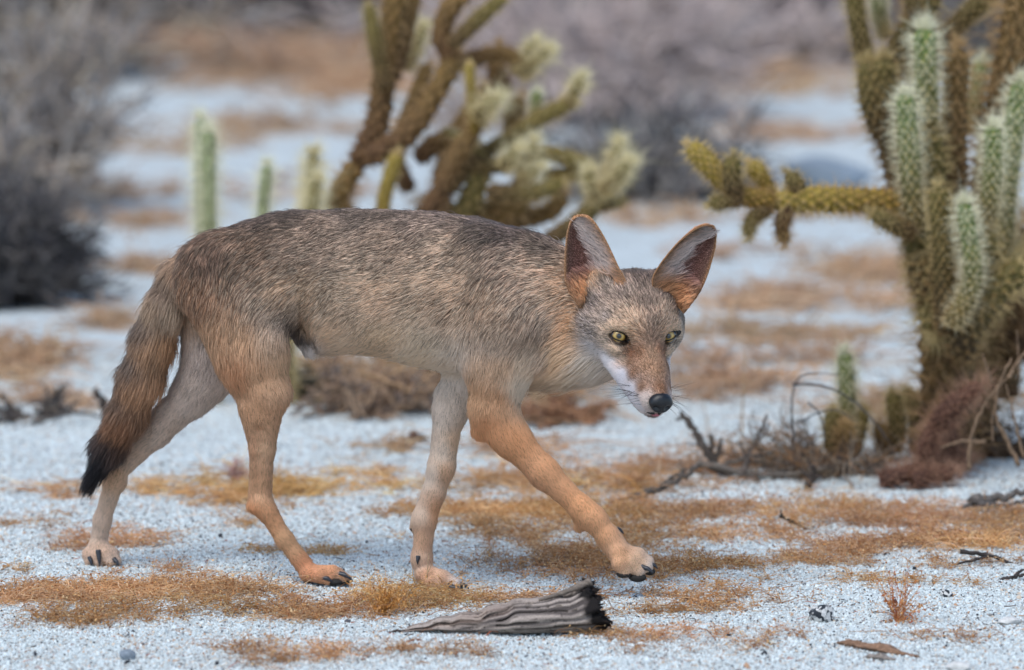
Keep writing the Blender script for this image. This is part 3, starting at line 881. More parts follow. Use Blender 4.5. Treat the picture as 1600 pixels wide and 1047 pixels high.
sticks('dead_stick', [([(1560,910,y5),(1580,902,y5),(1612,896,y5)], 4.5), ([(1584,902,y5),(1592,894,y5),(1600,890,y5)], 3)], (78,72,70), 'short dark stick at the right edge, the lower of the two', 'stick', 9, 'twig')
y6 = G(1250, 828)[1]
sticks('dead_stick', [([(1218,805,y6),(1236,814,y6),(1256,824,y6),(1272,834,y6)], 2.8), ([(1224,808,y6),(1220,800,y6),(1222,796,y6)], 1.6)], (70,64,60), 'small dark twig on bare sand left of the brown mat', 'stick', 10, 'twig')
y7 = G(1040, 780)[1]
sticks('dead_stick', [([(965,786,y7),(1000,774,y7),(1040,760,y7),(1070,744,y7),(1092,726,y7)], 7), ([(1030,764,y7),(1050,746,y7),(1070,738,y7)], 4)], (100,92,86), 'grey stick lying in the brown mat behind the raised paw', 'stick', 11, 'twig')
y8 = G(640, 640)[1]
sticks('straw_stem', [([(560,580,y8 - .1),(600,592,y8 - .1),(640,612,y8 - .1),(684,636,y8 - .1)], 5), ([(600,596,y8 - .12),(640,606,y8 - .12),(670,612,y8 - .12)], 3)], (176,144,112), 'pale straw stem slanting across the brush under the belly', 'dry stem', 12, 'stem')
y9 = G(165, 668)[1]
sticks('burnt_stub', [([(176,672,y9),(168,650,y9),(160,628,y9),(148,608,y9)], 9), ([(168,652,y9),(180,636,y9),(184,620,y9)], 4)], (70,62,58), 'dark curved wood stub left of the tail', 'branch', 13)
y10 = G(80, 664)[1]
sticks('dead_branch', [([(30,668,y10),(80,652,y10),(120,645,y10),(176,656,y10)], 4), ([(64,640,y10 + .1),(90,640,y10 + .1),(86,622,y10 + .1)], 4), ([(10,630,y10 + .1),(30,650,y10 + .1),(24,664,y10 + .1)], 4), ([(100,648,y10),(110,634,y10),(128,628,y10)], 3)], (98,92,88), 'grey dead branch lying on the sand at the left edge', 'branch', 14)
# thin standing dry stalks
rs = np.random.default_rng(5)
for (u, v, h, dx, label) in ((1158, 700, 150, 6, 'pale thin stalk standing behind the broken branch stub'), (1108, 690, 60, -8, 'short pale stalk standing right of the muzzle'), (666, 925, 60, 4, 'thin pale stalk standing beside the far front paw')):
    b0 = G(u, v)
    sticks('dry_stalk', [([(u, v, b0[1]), (u + dx * .5, v - h * .5, b0[1]), (u + dx, v - h, b0[1])], 1.2 if h < 100 else 2.0), ([(u + dx * .5, v - h * .5, b0[1]), (u + dx * .5 + 4, v - h * .62, b0[1]), (u + dx * .5 + 6, v - h * .72, b0[1])], 0.8)], (186, 158, 124), label, 'dry stem', 20 + u, 'stem')

# ---- driftwood in the foreground
yl = G(790, 984)[1]
e = empty('driftwood', G(790, 985), 'weathered grey piece of driftwood with a charred splintered end', 'driftwood')
ns_, nr_ = 220, 90
top = smooth_path([(628,984),(648,976),(668,972),(684,964),(706,962),(722,955),(748,955),(764,948),(790,946),(806,939),(832,938),(856,934),(872,929),(890,929),(908,922),(924,917)], ns_)
bot = smooth_path([(628,988),(680,988),(740,989),(790,989),(840,987),(890,986),(924,984)], ns_)
rsl = np.random.default_rng(8)
V = np.zeros((ns_, nr_, 3)); Cc = np.zeros((ns_, nr_, 3))
gx_ = np.linspace(0, 1, ns_)
for i in range(ns_):
    s = gx_[i]
    T_ = at(top[i][0], np.interp(top[i][0], top[:, 0], top[:, 1]), yl); B_ = at(top[i][0], np.interp(top[i][0], bot[:, 0], bot[:, 1]), yl - 0.02)
    hgt = T_[2] - B_[2]
    wid_ = 0.010 + 0.040 * min(1, s * 2.2)
    for j in range(nr_):
        th = 2 * math.pi * j / nr_
        cz = math.sin(th); cyy = -math.cos(th)
        z = B_[2] + hgt * (0.5 + 0.5 * np.sign(cz) * abs(cz) ** .8)
        V[i, j] = (T_[0], yl + cyy * wid_ * (1 if cz > -.2 else 1.1), z)
# long fibres: ridges that run along the wood, drifting up towards the broken end
S2, J2 = np.meshgrid(gx_, np.arange(nr_) / nr_, indexing='ij')
ang = J2 + 0.05 * np.sin(S2 * 5 + 1) + 0.018 * np.sin(S2 * 17 + J2 * 9)
cen = V.mean(1, keepdims=True)
def fib(freq, ph, jit):
    Pn = np.stack([S2.ravel() * jit, ang.ravel() * freq, 0 * S2.ravel() + ph], 1)
    return snoise(Pn, 1.0, 0).reshape(ns_, nr_)
f1 = fib(16, 3.0, 2.2); f2 = fib(42, 9.0, 4.0); f3 = fib(95, 1.0, 7.0)
crack = np.clip((np.abs(f1) * -1 + 0.16) / 0.12, 0, 1) * (np.sin(S2 * 11 + J2 * 13) > -0.5)
crack2 = np.clip((np.abs(f2) * -1 + 0.14) / 0.10, 0, 1) * (np.sin(S2 * 23 + J2 * 31) > 0.0)
disp = 0.0034 * f1 + 0.0018 * f2 + 0.0013 * f3 - 0.007 * crack - 0.0035 * crack2
nrm_ = unit(V - cen)
V = V + nrm_ * disp[..., None]
tone = np.clip(0.5 + 0.35 * f2 + 0.8 * f3, 0, 1)
crack3 = np.clip((0.16 - np.abs(f3)) / 0.10, 0, 1) * (np.sin(S2 * 31 + J2 * 47) > 0.2)
cA, cB, cK = lin((82, 74, 71)), lin((172, 158, 148)), lin((32, 26, 24))
Cc = cA + (cB - cA) * tone[..., None]
brown = np.clip(snoise(np.stack([S2.ravel() * 6, J2.ravel() * 9, 0 * S2.ravel()], 1), 1.0, 1).reshape(ns_, nr_) * 1.1, 0, 1)[..., None]
Cc = Cc * (1 - .5 * brown) + lin((142, 106, 80)) * .5 * brown
ck = np.clip(crack + .8 * crack2 + .7 * crack3, 0, 1)[..., None]
Cc = Cc * (1 - .85 * ck) + cK * .85 * ck
char = np.clip((S2 + 0.03 * f2 - 0.935) / 0.03, 0, 1)[..., None]
Cc = Cc * (1 - char) + lin((30, 26, 25)) * char
# ragged edge
zf_ = (V[..., 2] - V[..., 2].min(1, keepdims=True)) / np.maximum(1e-4, np.ptp(V[..., 2], axis=1))[:, None]
V[..., 0] += (0.026 * (1 - zf_) - 0.004) * np.clip((S2 - .8) / .2, 0, 1)
V[..., 2] += 0.010 * zf_ * np.clip((S2 - .86) / .14, 0, 1) ** 2
V[-1, :, 0] += rsl.uniform(-0.006, 0.006, nr_) + 0.009 * snoise(np.stack([np.arange(nr_) * 1.0, 0 * zf_[-1], 0 * zf_[-1]], 1), 3.0, 1); V[-2, :, 0] += rsl.uniform(-0.002, 0.003, nr_)
Q = []
for i in range(ns_ - 1):
    for j in range(nr_):
        k = (j + 1) % nr_
        Q.append((i * nr_ + j, (i + 1) * nr_ + j, (i + 1) * nr_ + k, i * nr_ + k))
VV = V.reshape(-1, 3); CC = Cc.reshape(-1, 3)
o = len(VV)
VV = np.vstack([VV, V[-1].mean(0)[None] - [0.012, 0, 0], V[0].mean(0)[None]]); CC = np.vstack([CC, lin((22, 19, 18))[None], cA[None]])
for j in range(nr_):
    k = (j + 1) % nr_
    Q.append(((ns_ - 1) * nr_ + j, o, (ns_ - 1) * nr_ + k)); Q.append((j, k, o + 1))
LOGM = mat_attr('driftwood_wood', rough=0.85, spec=0.2, noise=(500, .35), bump=(700, .5, .001))
put('log', mesh_np('log', VV, Q, True, {'tint': CC}), LOGM, e)
CHAR = mat_flat('charred_wood', (38, 30, 27), 0.8, 0.25, (300, .5), (500, .6, .001))
for k in range(60):
    th = rsl.uniform(0, 2 * math.pi)
    j = int(th / (2 * math.pi) * nr_) % nr_
    rr = rsl.uniform(.55, 1.0)
    b = V[-3, j] * rr + V[-3].mean(0) * (1 - rr)
    zf = (b[2] - V[-3, :, 2].min()) / max(1e-4, np.ptp(V[-3, :, 2]))
    L = rsl.uniform(.003, .017)
    d = unit(np.array([1.0, rsl.normal(0, .25), 0.55 - 0.75 * (1 - zf) + rsl.normal(0, .2)]))
    pth = [b - d * .012, b, b + d * L * .6, b + d * L]
    v, f = tube_np(pth, np.array([1, 1, .7, .12]) * rsl.uniform(.0009, .0028), 5)
    put('splinter', mesh_np('splinter', v, f, False), CHAR, e)
# flap of grey wood rising at the broken end and a split lying along the top
for pts, r in (([(842,938),(880,926),(905,916),(924,908)], 7), ([(700,968),(750,960),(800,952),(828,944)], 3.2)):
    pth = smooth_path([at(u, v, yl - .012) for u, v in pts], 16)
    v, f = tube_np(pth, r * pxs(yl) * np.linspace(.4, 1, 16) * rsl.uniform(.8, 1.2, 16), 8)
    put('wood_sliver', mesh_np('wood_sliver', v, f, True, {'tint': np.tile(lin((132, 120, 110)), (len(v), 1)) * rsl.uniform(.6, 1.1, (len(v), 1))}), LOGM, e)
# ---- wood chips
def chip(name, u0, v0, u1, v1, th, col, label, seedk, cat='wood chip'):
    rs_ = np.random.default_rng(seedk)
    a = G(u0, v0); b = G(u1, v1); Yq = (a[1] + b[1]) / 2
    sc = pxs(Yq); n, mm = 40, 20
    ax = unit(b - a); side = unit(np.cross(ax, [0, 0, 1.0])); L = np.linalg.norm(b - a)
    V = np.zeros((n, mm, 3)); tt = np.zeros((n, mm))
    for i in range(n):
        s = i / (n - 1)
        wd = th * sc * (0.25 + 1.1 * math.sin(math.pi * min(.97, max(.03, s ** .8)))) * (1 + .2 * math.sin(s * 14 + seedk))
        for j in range(mm):
            q = 2 * math.pi * j / mm
            rr = 1 + .14 * math.sin(5 * q + 3 * s) + .12 * rs_.normal()
            V[i, j] = a + ax * L * (s + (rs_.normal(0, .02) if i in (0, n - 1) else 0)) + side * math.cos(q) * wd * 1.1 * rr + np.array([0, 0, 1]) * (math.sin(q) * wd * .62 * rr + wd * .45)
            tt[i, j] = rs_.uniform(.55, 1.2)
    Q = [(i * mm + j, i * mm + (j + 1) % mm, (i + 1) * mm + (j + 1) % mm, (i + 1) * mm + j) for i in range(n - 1) for j in range(mm)]
    Q += [tuple(range(mm))[::-1], tuple((n - 1) * mm + j for j in range(mm))]
    o = bpy.data.objects.new(name, mesh_np(name, V.reshape(-1, 3) - G((u0 + u1) / 2, (v0 + v1) / 2), Q, True, {'tint': tt.reshape(-1, 1) * lin(col)[None]}))
    o.location = G((u0 + u1) / 2, (v0 + v1) / 2); o.data.materials.append(LOGM); COL.objects.link(o)
    return tag(o, label, cat)
chip('wood_chip', 1308, 1006, 1432, 1027, 8, (150, 118, 96), 'long brown wood chip on bare sand in the lower right corner', 31)
chip('wood_chip', 1352, 1028, 1400, 1032, 6, (150, 140, 132), 'small pale splinter lying against the long brown wood chip', 32)
chip('bark_piece', 366, 925, 398, 924, 5, (110, 80, 64), 'small curled bark piece on the sand below the near hind leg', 33, 'bark')
chip('bark_piece', 634, 689, 668, 687, 9, (86, 62, 54), 'dark bark piece on the sand left of the far front leg', 34, 'bark')
chip('wood_chip', 606, 989, 648, 987, 3, (70, 62, 58), 'dark thin splinter at the pointed end of the driftwood', 35)
chip('wood_chip', 636, 1003, 664, 1002, 3, (128, 80, 62), 'tiny reddish wood chip on the gravel below the driftwood', 36)
# ---- stones
STN = N('speckled_granite')
_tc = STN.n('TexCoord').outputs['Object']
_v = STN.n('TexVoronoi', i={'Vector': _tc, 'Scale': 210.0}); _s = STN.n('SeparateColor', i={0: _v.outputs['Color']}).outputs[0]
_c = STN.ramp(_s, [(0.0, rgba((40, 44, 50))), (0.36, rgba((58, 62, 68))), (0.42, rgba((170, 170, 168))), (1.0, rgba((226, 224, 220)))], 'LINEAR')
STN.pbsdf(_c, 0.7, 0.3, STN.n('Bump', i={'Height': _v.outputs['Distance'], 'Strength': .5, 'Distance': .002}).outputs[0])
def stone(u, v, w_, h_, mat, label, seedk, name='stone', flat=1.0, cat='stone'):
    import bmesh
    rs_ = np.random.default_rng(seedk)
    c = G(u, v); sc = pxs(c[1])
    bm = bmesh.new(); bmesh.ops.create_icosphere(bm, subdivisions=4, radius=1.0)
    cuts = [unit(rs_.normal(0, 1, 3)) for _ in range(11)]; ds = rs_.uniform(.62, .92, 11)
    for vt in bm.verts:
        p = np.array(vt.co)
        for nn_, d in zip(cuts, ds):
            q = p @ nn_
            if q > d: p = p - nn_ * (q - d) * .85
        p = p * (1 + .035 * snoise(p[None] * 1.0, .22, 0)[0])
        vt.co = Vector((p[0] * w_ * sc, p[1] * w_ * sc * .8 * flat, p[2] * h_ * sc + h_ * sc * .62))
    me = bpy.data.meshes.new(name); bm.to_mesh(me); bm.free()
    for p in me.polygons: p.use_smooth = True
    me.materials.append(mat)
    o = bpy.data.objects.new(name, me); COL.objects.link(o); o.location = c
    o.rotation_euler = (0, 0, rs_.uniform(-.5, .5))
    return tag(o, label, cat)
stone(1283, 970, 23, 17, STN.m, 'black and white speckled granite stone at the end of a brown mat', 3)
greyst = mat_flat('grey_stone', (122, 132, 142), .8, .3, (200, .3), (300, .5, .002))
palest = mat_flat('pale_stone', (208, 206, 202), .8, .3, (120, .2), (300, .5, .002))
stone(198, 1030, 15, 10, greyst, 'small blue grey stone on the gravel in the lower left', 5)
stone(1478, 932, 11, 7, STN.m, 'small dark speckled pebble right of the rusty plant', 6)
stone(1575, 976, 20, 8, palest, 'pale flat stone in the sand near the right edge', 7)
stone(1496, 1046, 22, 8, palest, 'pale stone cut by the bottom edge right of the wood chip', 8)
stone(1424, 818, 13, 6, palest, 'pale pebble in the brown mat at the right', 9)
boulder = mat_flat('boulder_rock', (128, 140, 152), .85, .2, (6, .15), (40, .6, .02))
stone(1290, 296, 82, 34, boulder, 'low blue grey boulder between the sprawling and the big cactus', 11, 'boulder', 1.0, 'boulder')
# ---- loose litter between the mats
rs = np.random.default_rng(91)
n = 8000
y = rs.uniform(-1.0, 1.5, n); x = rs.uniform(-1, 1, n) * 0.5 * 1600 / FPX * (y + 7) * 1.1
LP = np.stack([x, y, gz(x, y) + .001], 1); an = rs.uniform(0, 6.28, n); L = .003 * np.exp(rs.normal(0.3, .7, n))
d = np.stack([np.cos(an), np.sin(an), rs.uniform(0, .25, n)], 1)
X = LP[:, None] + d[:, None] * (L[:, None] * np.array([0, .5, 1.])[None])[..., None]
X[:, 1] += rs.normal(0, .1, (n, 3)) * L[:, None]; X[..., 2] = np.maximum(X[..., 2], LP[:, None, 2])
pal = np.array([lin(c) for c in ((92,72,58),(140,98,66),(176,126,80),(70,60,56),(168,96,72),(196,170,140))])
put('litter', curves_np('litter', X, (rs.uniform(.0003, .0009, n)[:, None] * np.array([1, .9, .5])[None]), np.repeat((pal[rs.integers(0, 6, n)])[:, None], 3, 1)), straw_m)['kind'] = 'stuff'
# ================================================================== COYOTE
YAW = math.atan(0.29)
cy, sy_ = math.cos(YAW), math.sin(YAW)
BF = np.array([cy, -sy_, 0.0]); BN = np.array([-sy_, -cy, 0.0]); BU = np.array([0, 0, 1.0])

def Yc(u):
    return -0.03 - 0.29 * (np.asarray(u, float) - 505.0) / 1000.0

def J(u, v, lat=0.0):
    """body point: pixel plus distance (mm) from the body's mid plane towards the camera"""
    return at(u, v, float(Yc(u)) - lat / 1000.0)

PR = []      # primitives of the body

def cone(a, b, ra, rb, k=18, grp='torso', L=8, flow=None, squash=1.0):
    a = np.asarray(a, float); b = np.asarray(b, float)
    if flow is None: flow = unit(b - a)
    if grp in ('nhind', 'fhind', 'nfore', 'ffore'):
        ra, rb = [r - np.interp(r, [5, 12, 20, 30, 60], [0, 1.0, 4.0, 5.2, 6]) for r in (ra, rb)]
    PR.append(dict(t='c', a=a, b=b, ra=ra / 1000, rb=rb / 1000, k=k / 1000, g=grp, L=L / 1000, flow=unit(flow), sq=squash))

def elli(c, r, axes, k=18, grp='head', L=8, flow=(0, 0, -1)):
    PR.append(dict(t='e', c=np.asarray(c, float), r=np.asarray(r, float) / 1000, A=np.asarray(axes, float), k=k / 1000, g=grp, L=L / 1000, flow=unit(np.asarray(flow, float))))

def loft(st, k=20, grp='torso', L=26, flow=(-1, 0, -0.25)):
    st = np.asarray(st, float)
    X = []; ZC = []; H = []; W = []; YC = []
    for u, vt, vb, wd in st:
        p = at(u, vt, float(Yc(u))); q = at(u, vb, float(Yc(u)))
        X.append(p[0]); ZC.append((p[2] + q[2]) / 2); H.append((p[2] - q[2]) / 2); W.append(wd / 1000); YC.append(p[1])
    PR.append(dict(t='l', X=np.array(X), ZC=np.array(ZC), H=np.array(H), W=np.array(W), YC=np.array(YC), k=k / 1000, g=grp, L=L / 1000, flow=unit(np.asarray(flow, float))))

def pdist(p, P):
    if p['t'] == 'c':
        q = P
        a, b = p['a'], p['b']
        ab = b - a
        t = np.clip(((q - a) @ ab) / max(ab @ ab, 1e-9), 0, 1)
        d = q - (a + t[:, None] * ab)
        if p['sq'] != 1.0:
            l = d @ BN
            d = d + (l * (1 / p['sq'] - 1))[:, None] * BN
        return np.sqrt((d * d).sum(1)) - (p['ra'] + t * (p['rb'] - p['ra']))
    if p['t'] == 'e':
        q = (P - p['c']) @ p['A'].T
        s = q / p['r']
        k0 = np.sqrt((s * s).sum(1)); k1 = np.sqrt(((s / p['r']) ** 2).sum(1))
        return k0 * (k0 - 1) / np.maximum(k1, 1e-6)
    x = np.clip(P[:, 0], p['X'][0], p['X'][-1])
    dx = P[:, 0] - x
    zc = np.interp(x, p['X'], p['ZC']); h = np.interp(x, p['X'], p['H']); w_ = np.interp(x, p['X'], p['W']); yc = np.interp(x, p['X'], p['YC'])
    a = (P[:, 1] - yc) * cy / w_; b = (P[:, 2] - zc) / h
    e = 2.3
    s = (np.abs(a) ** e + np.abs(b) ** e)
    qn = np.maximum(s, 1e-9) ** (1 / e)
    ga = (np.abs(a) ** (e - 1)) * qn ** (1 - e) / w_; gb = (np.abs(b) ** (e - 1)) * qn ** (1 - e) / h
    d = (qn - 1) / np.maximum(np.sqrt(ga * ga + gb * gb), 1e-3)
    return np.where(np.abs(dx) > 1e-9, np.sqrt(np.maximum(d, 0) ** 2 + dx * dx), d)

def smin(a, b, k):
    h = np.maximum(k - np.abs(a - b), 0) / k
    return np.minimum(a, b) - h * h * k * 0.25

def fresample(st, n=60):
    return smooth_path(st, n)

# ---- torso (u, top, bottom, half width mm)
loft(fresample([(296, 412, 470, 34), (320, 386, 505, 56), (360, 358, 535, 74), (420, 339, 543, 80), (455, 334, 518, 74), (474, 333, 503, 66), (490, 332, 528, 68), (506, 332, 546, 72), (535, 331, 547, 77),
      (600, 331, 553, 86), (680, 335, 571, 91), (740, 346, 580, 86), (800, 360, 580, 74), (850, 378, 580, 64), (895, 404, 574, 57)]), L=13.5)
cone(J(800, 475), at(930, 492, -0.150), 90, 66, 40, 'torso', 16, (-0.8, 0.2, -0.55), 0.82)          # neck
cone(J(848, 548), at(940, 553, -0.185), 38, 34, 40, 'torso', 22, (-0.8, 0.1, -0.4))                  # throat
cone(J(752, 395, 50), J(797, 500, 70), 38, 44, 24, 'torso', 13, (-0.7, 0, -0.7))                    # near shoulder blade
cone(J(755, 400, -45), J(800, 500, -58), 40, 46, 40, 'torso', 13, (-0.7, 0, -0.7))
cone(J(462, 506, -14), J(484, 540, -16), 17, 14, 14, 'torso', 12, (0.25, 0, -1))
# ---- near hind leg
cone(J(345, 430, 40), J(395, 545, 56), 72, 55, 26, 'nhind', 12, (-0.25, 0, -1), 0.72)
cone(J(318, 450, 34), J(374, 580, 46), 38, 26, 30, 'nhind', 11, (0.1, 0, -1), 0.9)
cone(J(374, 576, 46), J(400, 672, 54), 27, 12, 26, 'nhind', 7, (0.1, 0, -1), 0.9)
cone(J(395, 545, 52), J(425, 612, 58), 54, 33, 26, 'nhind', 9, (0.1, 0, -1), 0.72)
cone(J(418, 612, 58), J(411, 700, 56), 36, 20, 14, 'nhind', 6, None, 0.8)
cone(J(411, 700, 56), J(410, 775, 52), 19, 15, 10, 'nhind', 5, None, 0.9)
cone(J(392, 640, 56), J(398, 700, 54), 16, 6.5, 12, 'nhind', 5)
cone(J(398, 700, 54), J(395, 788, 52), 6, 7, 7, 'nhind', 5)
cone(J(396, 790, 52), J(414, 796, 52), 9, 14, 8, 'nhind', 4, (0.5, 0, -0.8))
cone(J(412, 790, 52), J(444, 842, 50), 17, 14, 12, 'nhind', 4)
cone(J(444, 842, 50), J(480, 890, 47), 13.5, 15, 10, 'nhind', 4)
for (u, v, l, r, L2) in ((501, 900, 64, 12, 11), (520, 895, 52, 13, 15), (527, 898, 38, 12.5, 15), (510, 901, 28, 12, 12)):
    cone(J(482, 895, 47 + (l - 47) * 0.4), J(u, v, l), 13, r, 5, 'nhind', 4, (1, 0, -.3))
    cone(J(u, v, l), J(u + L2, v + 7, l), r, r * 0.62, 2, 'nhind', 4, (1, 0, -.3))
# ---- far hind leg
cone(J(330, 455, -36), J(338, 560, -48), 62, 52, 40, 'fhind', 13, (-0.25, 0, -1), 0.72)
cone(J(345, 545, -48), J(300, 615, -50), 52, 36, 26, 'fhind', 7, (-0.6, 0, -0.8), 0.75)
cone(J(318, 600, -50), J(245, 676, -50), 38, 23, 18, 'fhind', 6, None, 0.8)
cone(J(245, 676, -50), J(184, 738, -48), 23, 15, 14, 'fhind', 5, None, 0.85)
cone(J(262, 640, -50), J(168, 742, -48), 20, 8, 14, 'fhind', 5)
cone(J(168, 744, -48), J(184, 752, -48), 10, 15, 8, 'fhind', 4, (-0.3, 0, -1))
cone(J(180, 748, -48), J(160, 812, -48), 17.5, 14, 12, 'fhind', 4)
cone(J(160, 812, -48), J(153, 852, -48), 14, 15.5, 10, 'fhind', 4)
for (u, v, l, r, du) in ((141, 866, -44, 13, -1), (151, 868, -36, 13, 4), (165, 867, -36, 12.5, 7), (174, 866, -46, 12, 8)):
    cone(J(154, 852, -47), J(u, v, l), 14, r, 5, 'fhind', 4, (.3, -.4, -1))
    cone(J(u, v, l), J(u + du, v + 11, l + 6), r, r * 0.68, 4, 'fhind', 4, (.3, -.4, -1))
# ---- near fore leg
cone(J(795, 480, 48), J(778, 575, 62), 62, 50, 40, 'nfore', 12, (-0.15, 0, -1), 0.7)
cone(J(778, 575, 62), J(772, 635, 62), 49, 38, 24, 'nfore', 7, (-0.1, 0, -1), 0.72)
cone(J(757, 632, 60), J(752, 670, 58), 24, 19, 16, 'nfore', 6, (0, 0, -1))
cone(J(774, 640, 62), J(800, 685, 60), 38, 31, 16, 'nfore', 6, (0.6, 0, -0.8), 0.78)
cone(J(790, 676, 60), J(850, 738, 58), 32, 25, 14, 'nfore', 5, None, 0.8)
cone(J(850, 738, 58), J(910, 795, 55), 25, 20, 14, 'nfore', 4, None, 0.9)
cone(J(908, 793, 55), J(930, 812, 54), 22, 20, 10, 'nfore', 4)
cone(J(912, 808, 54), J(905, 822, 54), 15, 8, 12, 'nfore', 4, (0, 0, -1))
cone(J(926, 808, 54), J(958, 852, 52), 20, 19, 12, 'nfore', 4)
cone(J(950, 838, 52), J(972, 868, 52), 20, 19, 10, 'nfore', 4)
for (u, v, l, r, du, dv) in ((969, 880, 66, 13.5, 8, 14), (984, 878, 57, 14, 14, 15), (994, 873, 46, 13.5, 17, 13), (996, 868, 36, 12.5, 17, 10)):
    cone(J(966, 862, 52 + (l - 52) * 0.5), J(u, v, l), 17, r, 5, 'nfore', 4, (1, 0, -.8))
    cone(J(u, v, l), J(u + du, v + dv, l), r, r * 0.72, 4, 'nfore', 4, (1, 0, -.8))
# ---- far fore leg
cone(J(785, 480, -48), J(735, 590, -30), 58, 40, 40, 'ffore', 12, (-0.2, 0, -1), 0.7)
cone(J(735, 590, -30), J(706, 640, -22), 40, 30, 20, 'ffore', 7, (-0.2, 0, -1), 0.8)
cone(J(705, 620, -22), J(690, 730, -14), 30, 22.5, 14, 'ffore', 5, None, 0.85)
cone(J(690, 730, -14), J(665, 812, -6), 22.5, 18.5, 14, 'ffore', 4, None, 0.95)
cone(J(678, 770, -8), J(648, 822, -6), 11, 7, 14, 'ffore', 4)
cone(J(664, 810, -6), J(659, 872, -4), 19, 16, 10, 'ffore', 4)
cone(J(659, 872, -4), J(664, 900, -4), 16, 16.5, 10, 'ffore', 4)
for (u, v, l, r, du, dv) in ((672, 909, 13, 12.5, 14, 8), (689, 903, 4, 13, 22, 11), (692, 903, -12, 13, 20, 10), (676, 907, -22, 12, 14, 7)):
    cone(J(664, 896, -4 + (l + 4) * 0.5), J(u, v, l), 15, r, 5, 'ffore', 4, (1, 0, -.3))
    cone(J(u, v, l), J(u + du, v + dv, l), r, r * 0.75, 4, 'ffore', 4, (1, 0, -.3))
# ---- tail
TL = [(306, 408, 24), (284, 432, 25), (262, 475, 25), (240, 530, 25), (221, 590, 25), (200, 645, 23), (172, 700, 18), (142, 752, 7)]
for (a, b) in zip(TL[:-1], TL[1:]):
    cone(J(a[0], a[1], 4), J(b[0], b[1], 4), a[2], b[2], 12, 'tail', 21, unit(J(b[0], b[1]) - J(a[0], a[1])))
# ---- head, in its own frame (mm): x to the viewer's right, y out of the face, z up
TH, PS = R(33), R(18.8)
HO = at(1006.5, 526.5, -0.255)
_f = np.array([math.sin(PS) * math.cos(TH), -math.sin(TH), math.cos(PS) * math.cos(TH)])
_r = np.array([math.cos(PS), 0, -math.sin(PS)])
_u = np.cross(_f, _r)
if _u[1] < 0: _u = -_u
def c2w(v): return v[0] * RIT + v[1] * UPV - v[2] * FWD
HF, HR, HU = c2w(_f), c2w(_r), c2w(_u)
HA = np.array([HR, HF, HU])
def H(x, y, z): return HO + (x * HR + y * HF + z * HU) / 1000.0
def Hd(x, y, z): return unit(x * HR + y * HF + z * HU)
def tolocal(P): return (np.asarray(P) - HO) @ HA.T * 1000.0

def he(c, r, k=16, L=7, flow=(0, -1, 0.1), tilt=0.0):
    A = HA
    if tilt:
        ct, st_ = math.cos(tilt), math.sin(tilt)
        A = np.array([HR, ct * HF + st_ * HU, -st_ * HF + ct * HU])
    elli(H(*c), r, A, k, 'head', L, Hd(*flow))
def hc(a, b, ra, rb, k=14, L=6, flow=(0, -1, 0)):
    cone(H(*a), H(*b), ra, rb, k, 'head', L, Hd(*flow))
he((0, -60, 12), (62, 66, 56), 20, 11)
he((0, -20, 18), (40, 42, 30), 20, 8)
for s in (-1, 1):
    he((s * 42, -48, -10), (33, 48, 38), 22, 8, (s * 0.5, -1, -0.25))
    he((s * 58, -74, -16), (23, 36, 32), 22, 10, (s * 0.5, -1, -0.45))
    he((s * 34, -10, 17), (20, 12, 7), 12, 5, (s * 0.3, -1, 0.3))
    he((s * 52, -84, 40), (22, 22, 28), 24, 9, (s * .6, -.6, .6))
    he((s * 33, -6, -20), (17, 18, 10), 14, 5, (s * 0.6, -1, -0.2))
    hc((s * 15, 40, -38), (s * 10, 96, -52), 19, 13, 14, 4, (s * 0.3, -1, -0.35))      # upper lip
    hc((s * 34, -10, -46), (s * 12, 84, -69), 18, 8, 14, 7, (s * 0.2, -1, -0.4))      # jaw bone
hc((0, 12, -14), (0, 60, -27), 27, 19, 18, 4.5)
hc((0, 58, -27), (0, 104, -42), 18.5, 15, 14, 3)
hc((0, -10, -50), (0, 60, -62), 26, 18, 22, 9, (0, -1, -.3))
hc((0, 60, -66), (0, 92, -70), 14, 10, 12, 5, (0, -1, -.4))
he((0, -75, -45), (56, 60, 46), 30, 15, (0, -1, -0.5))
EYES = [(-1, np.array((-40, -4.0, 0.0))), (1, np.array((40, -4.0, 0.0)))]
EYE_R = 13.5

def body_sdf(P, prims=PR, subs=True, D0=None):
    d = np.full(len(P), 10.0)
    for p in prims:
        d = smin(d, pdist(p, P), p['k'])
    return d

def carve(P, d):
    """eye sockets, mouth slit"""
    Q = tolocal(P)
    for s, e in EYES:
        q = Q - (e + np.array((s * 1.0, 9.0, 0)))
        de = np.sqrt((q[:, 0] / 18.0) ** 2 + (q[:, 1] / 12.0) ** 2 + (q[:, 2] / 13.0) ** 2)
        de = (de - 1) * 12.0 / 1000
        d = -smin(-d, de, 0.006)
    a = J(404, 672, 76); b = J(401, 768, 68); ab = b - a
    t = np.clip(((P - a) @ ab) / (ab @ ab), 0, 1)
    dg = np.linalg.norm(P - (a + t[:, None] * ab), axis=1) - 0.0075
    d = -smin(-d, dg, 0.008)
    return d

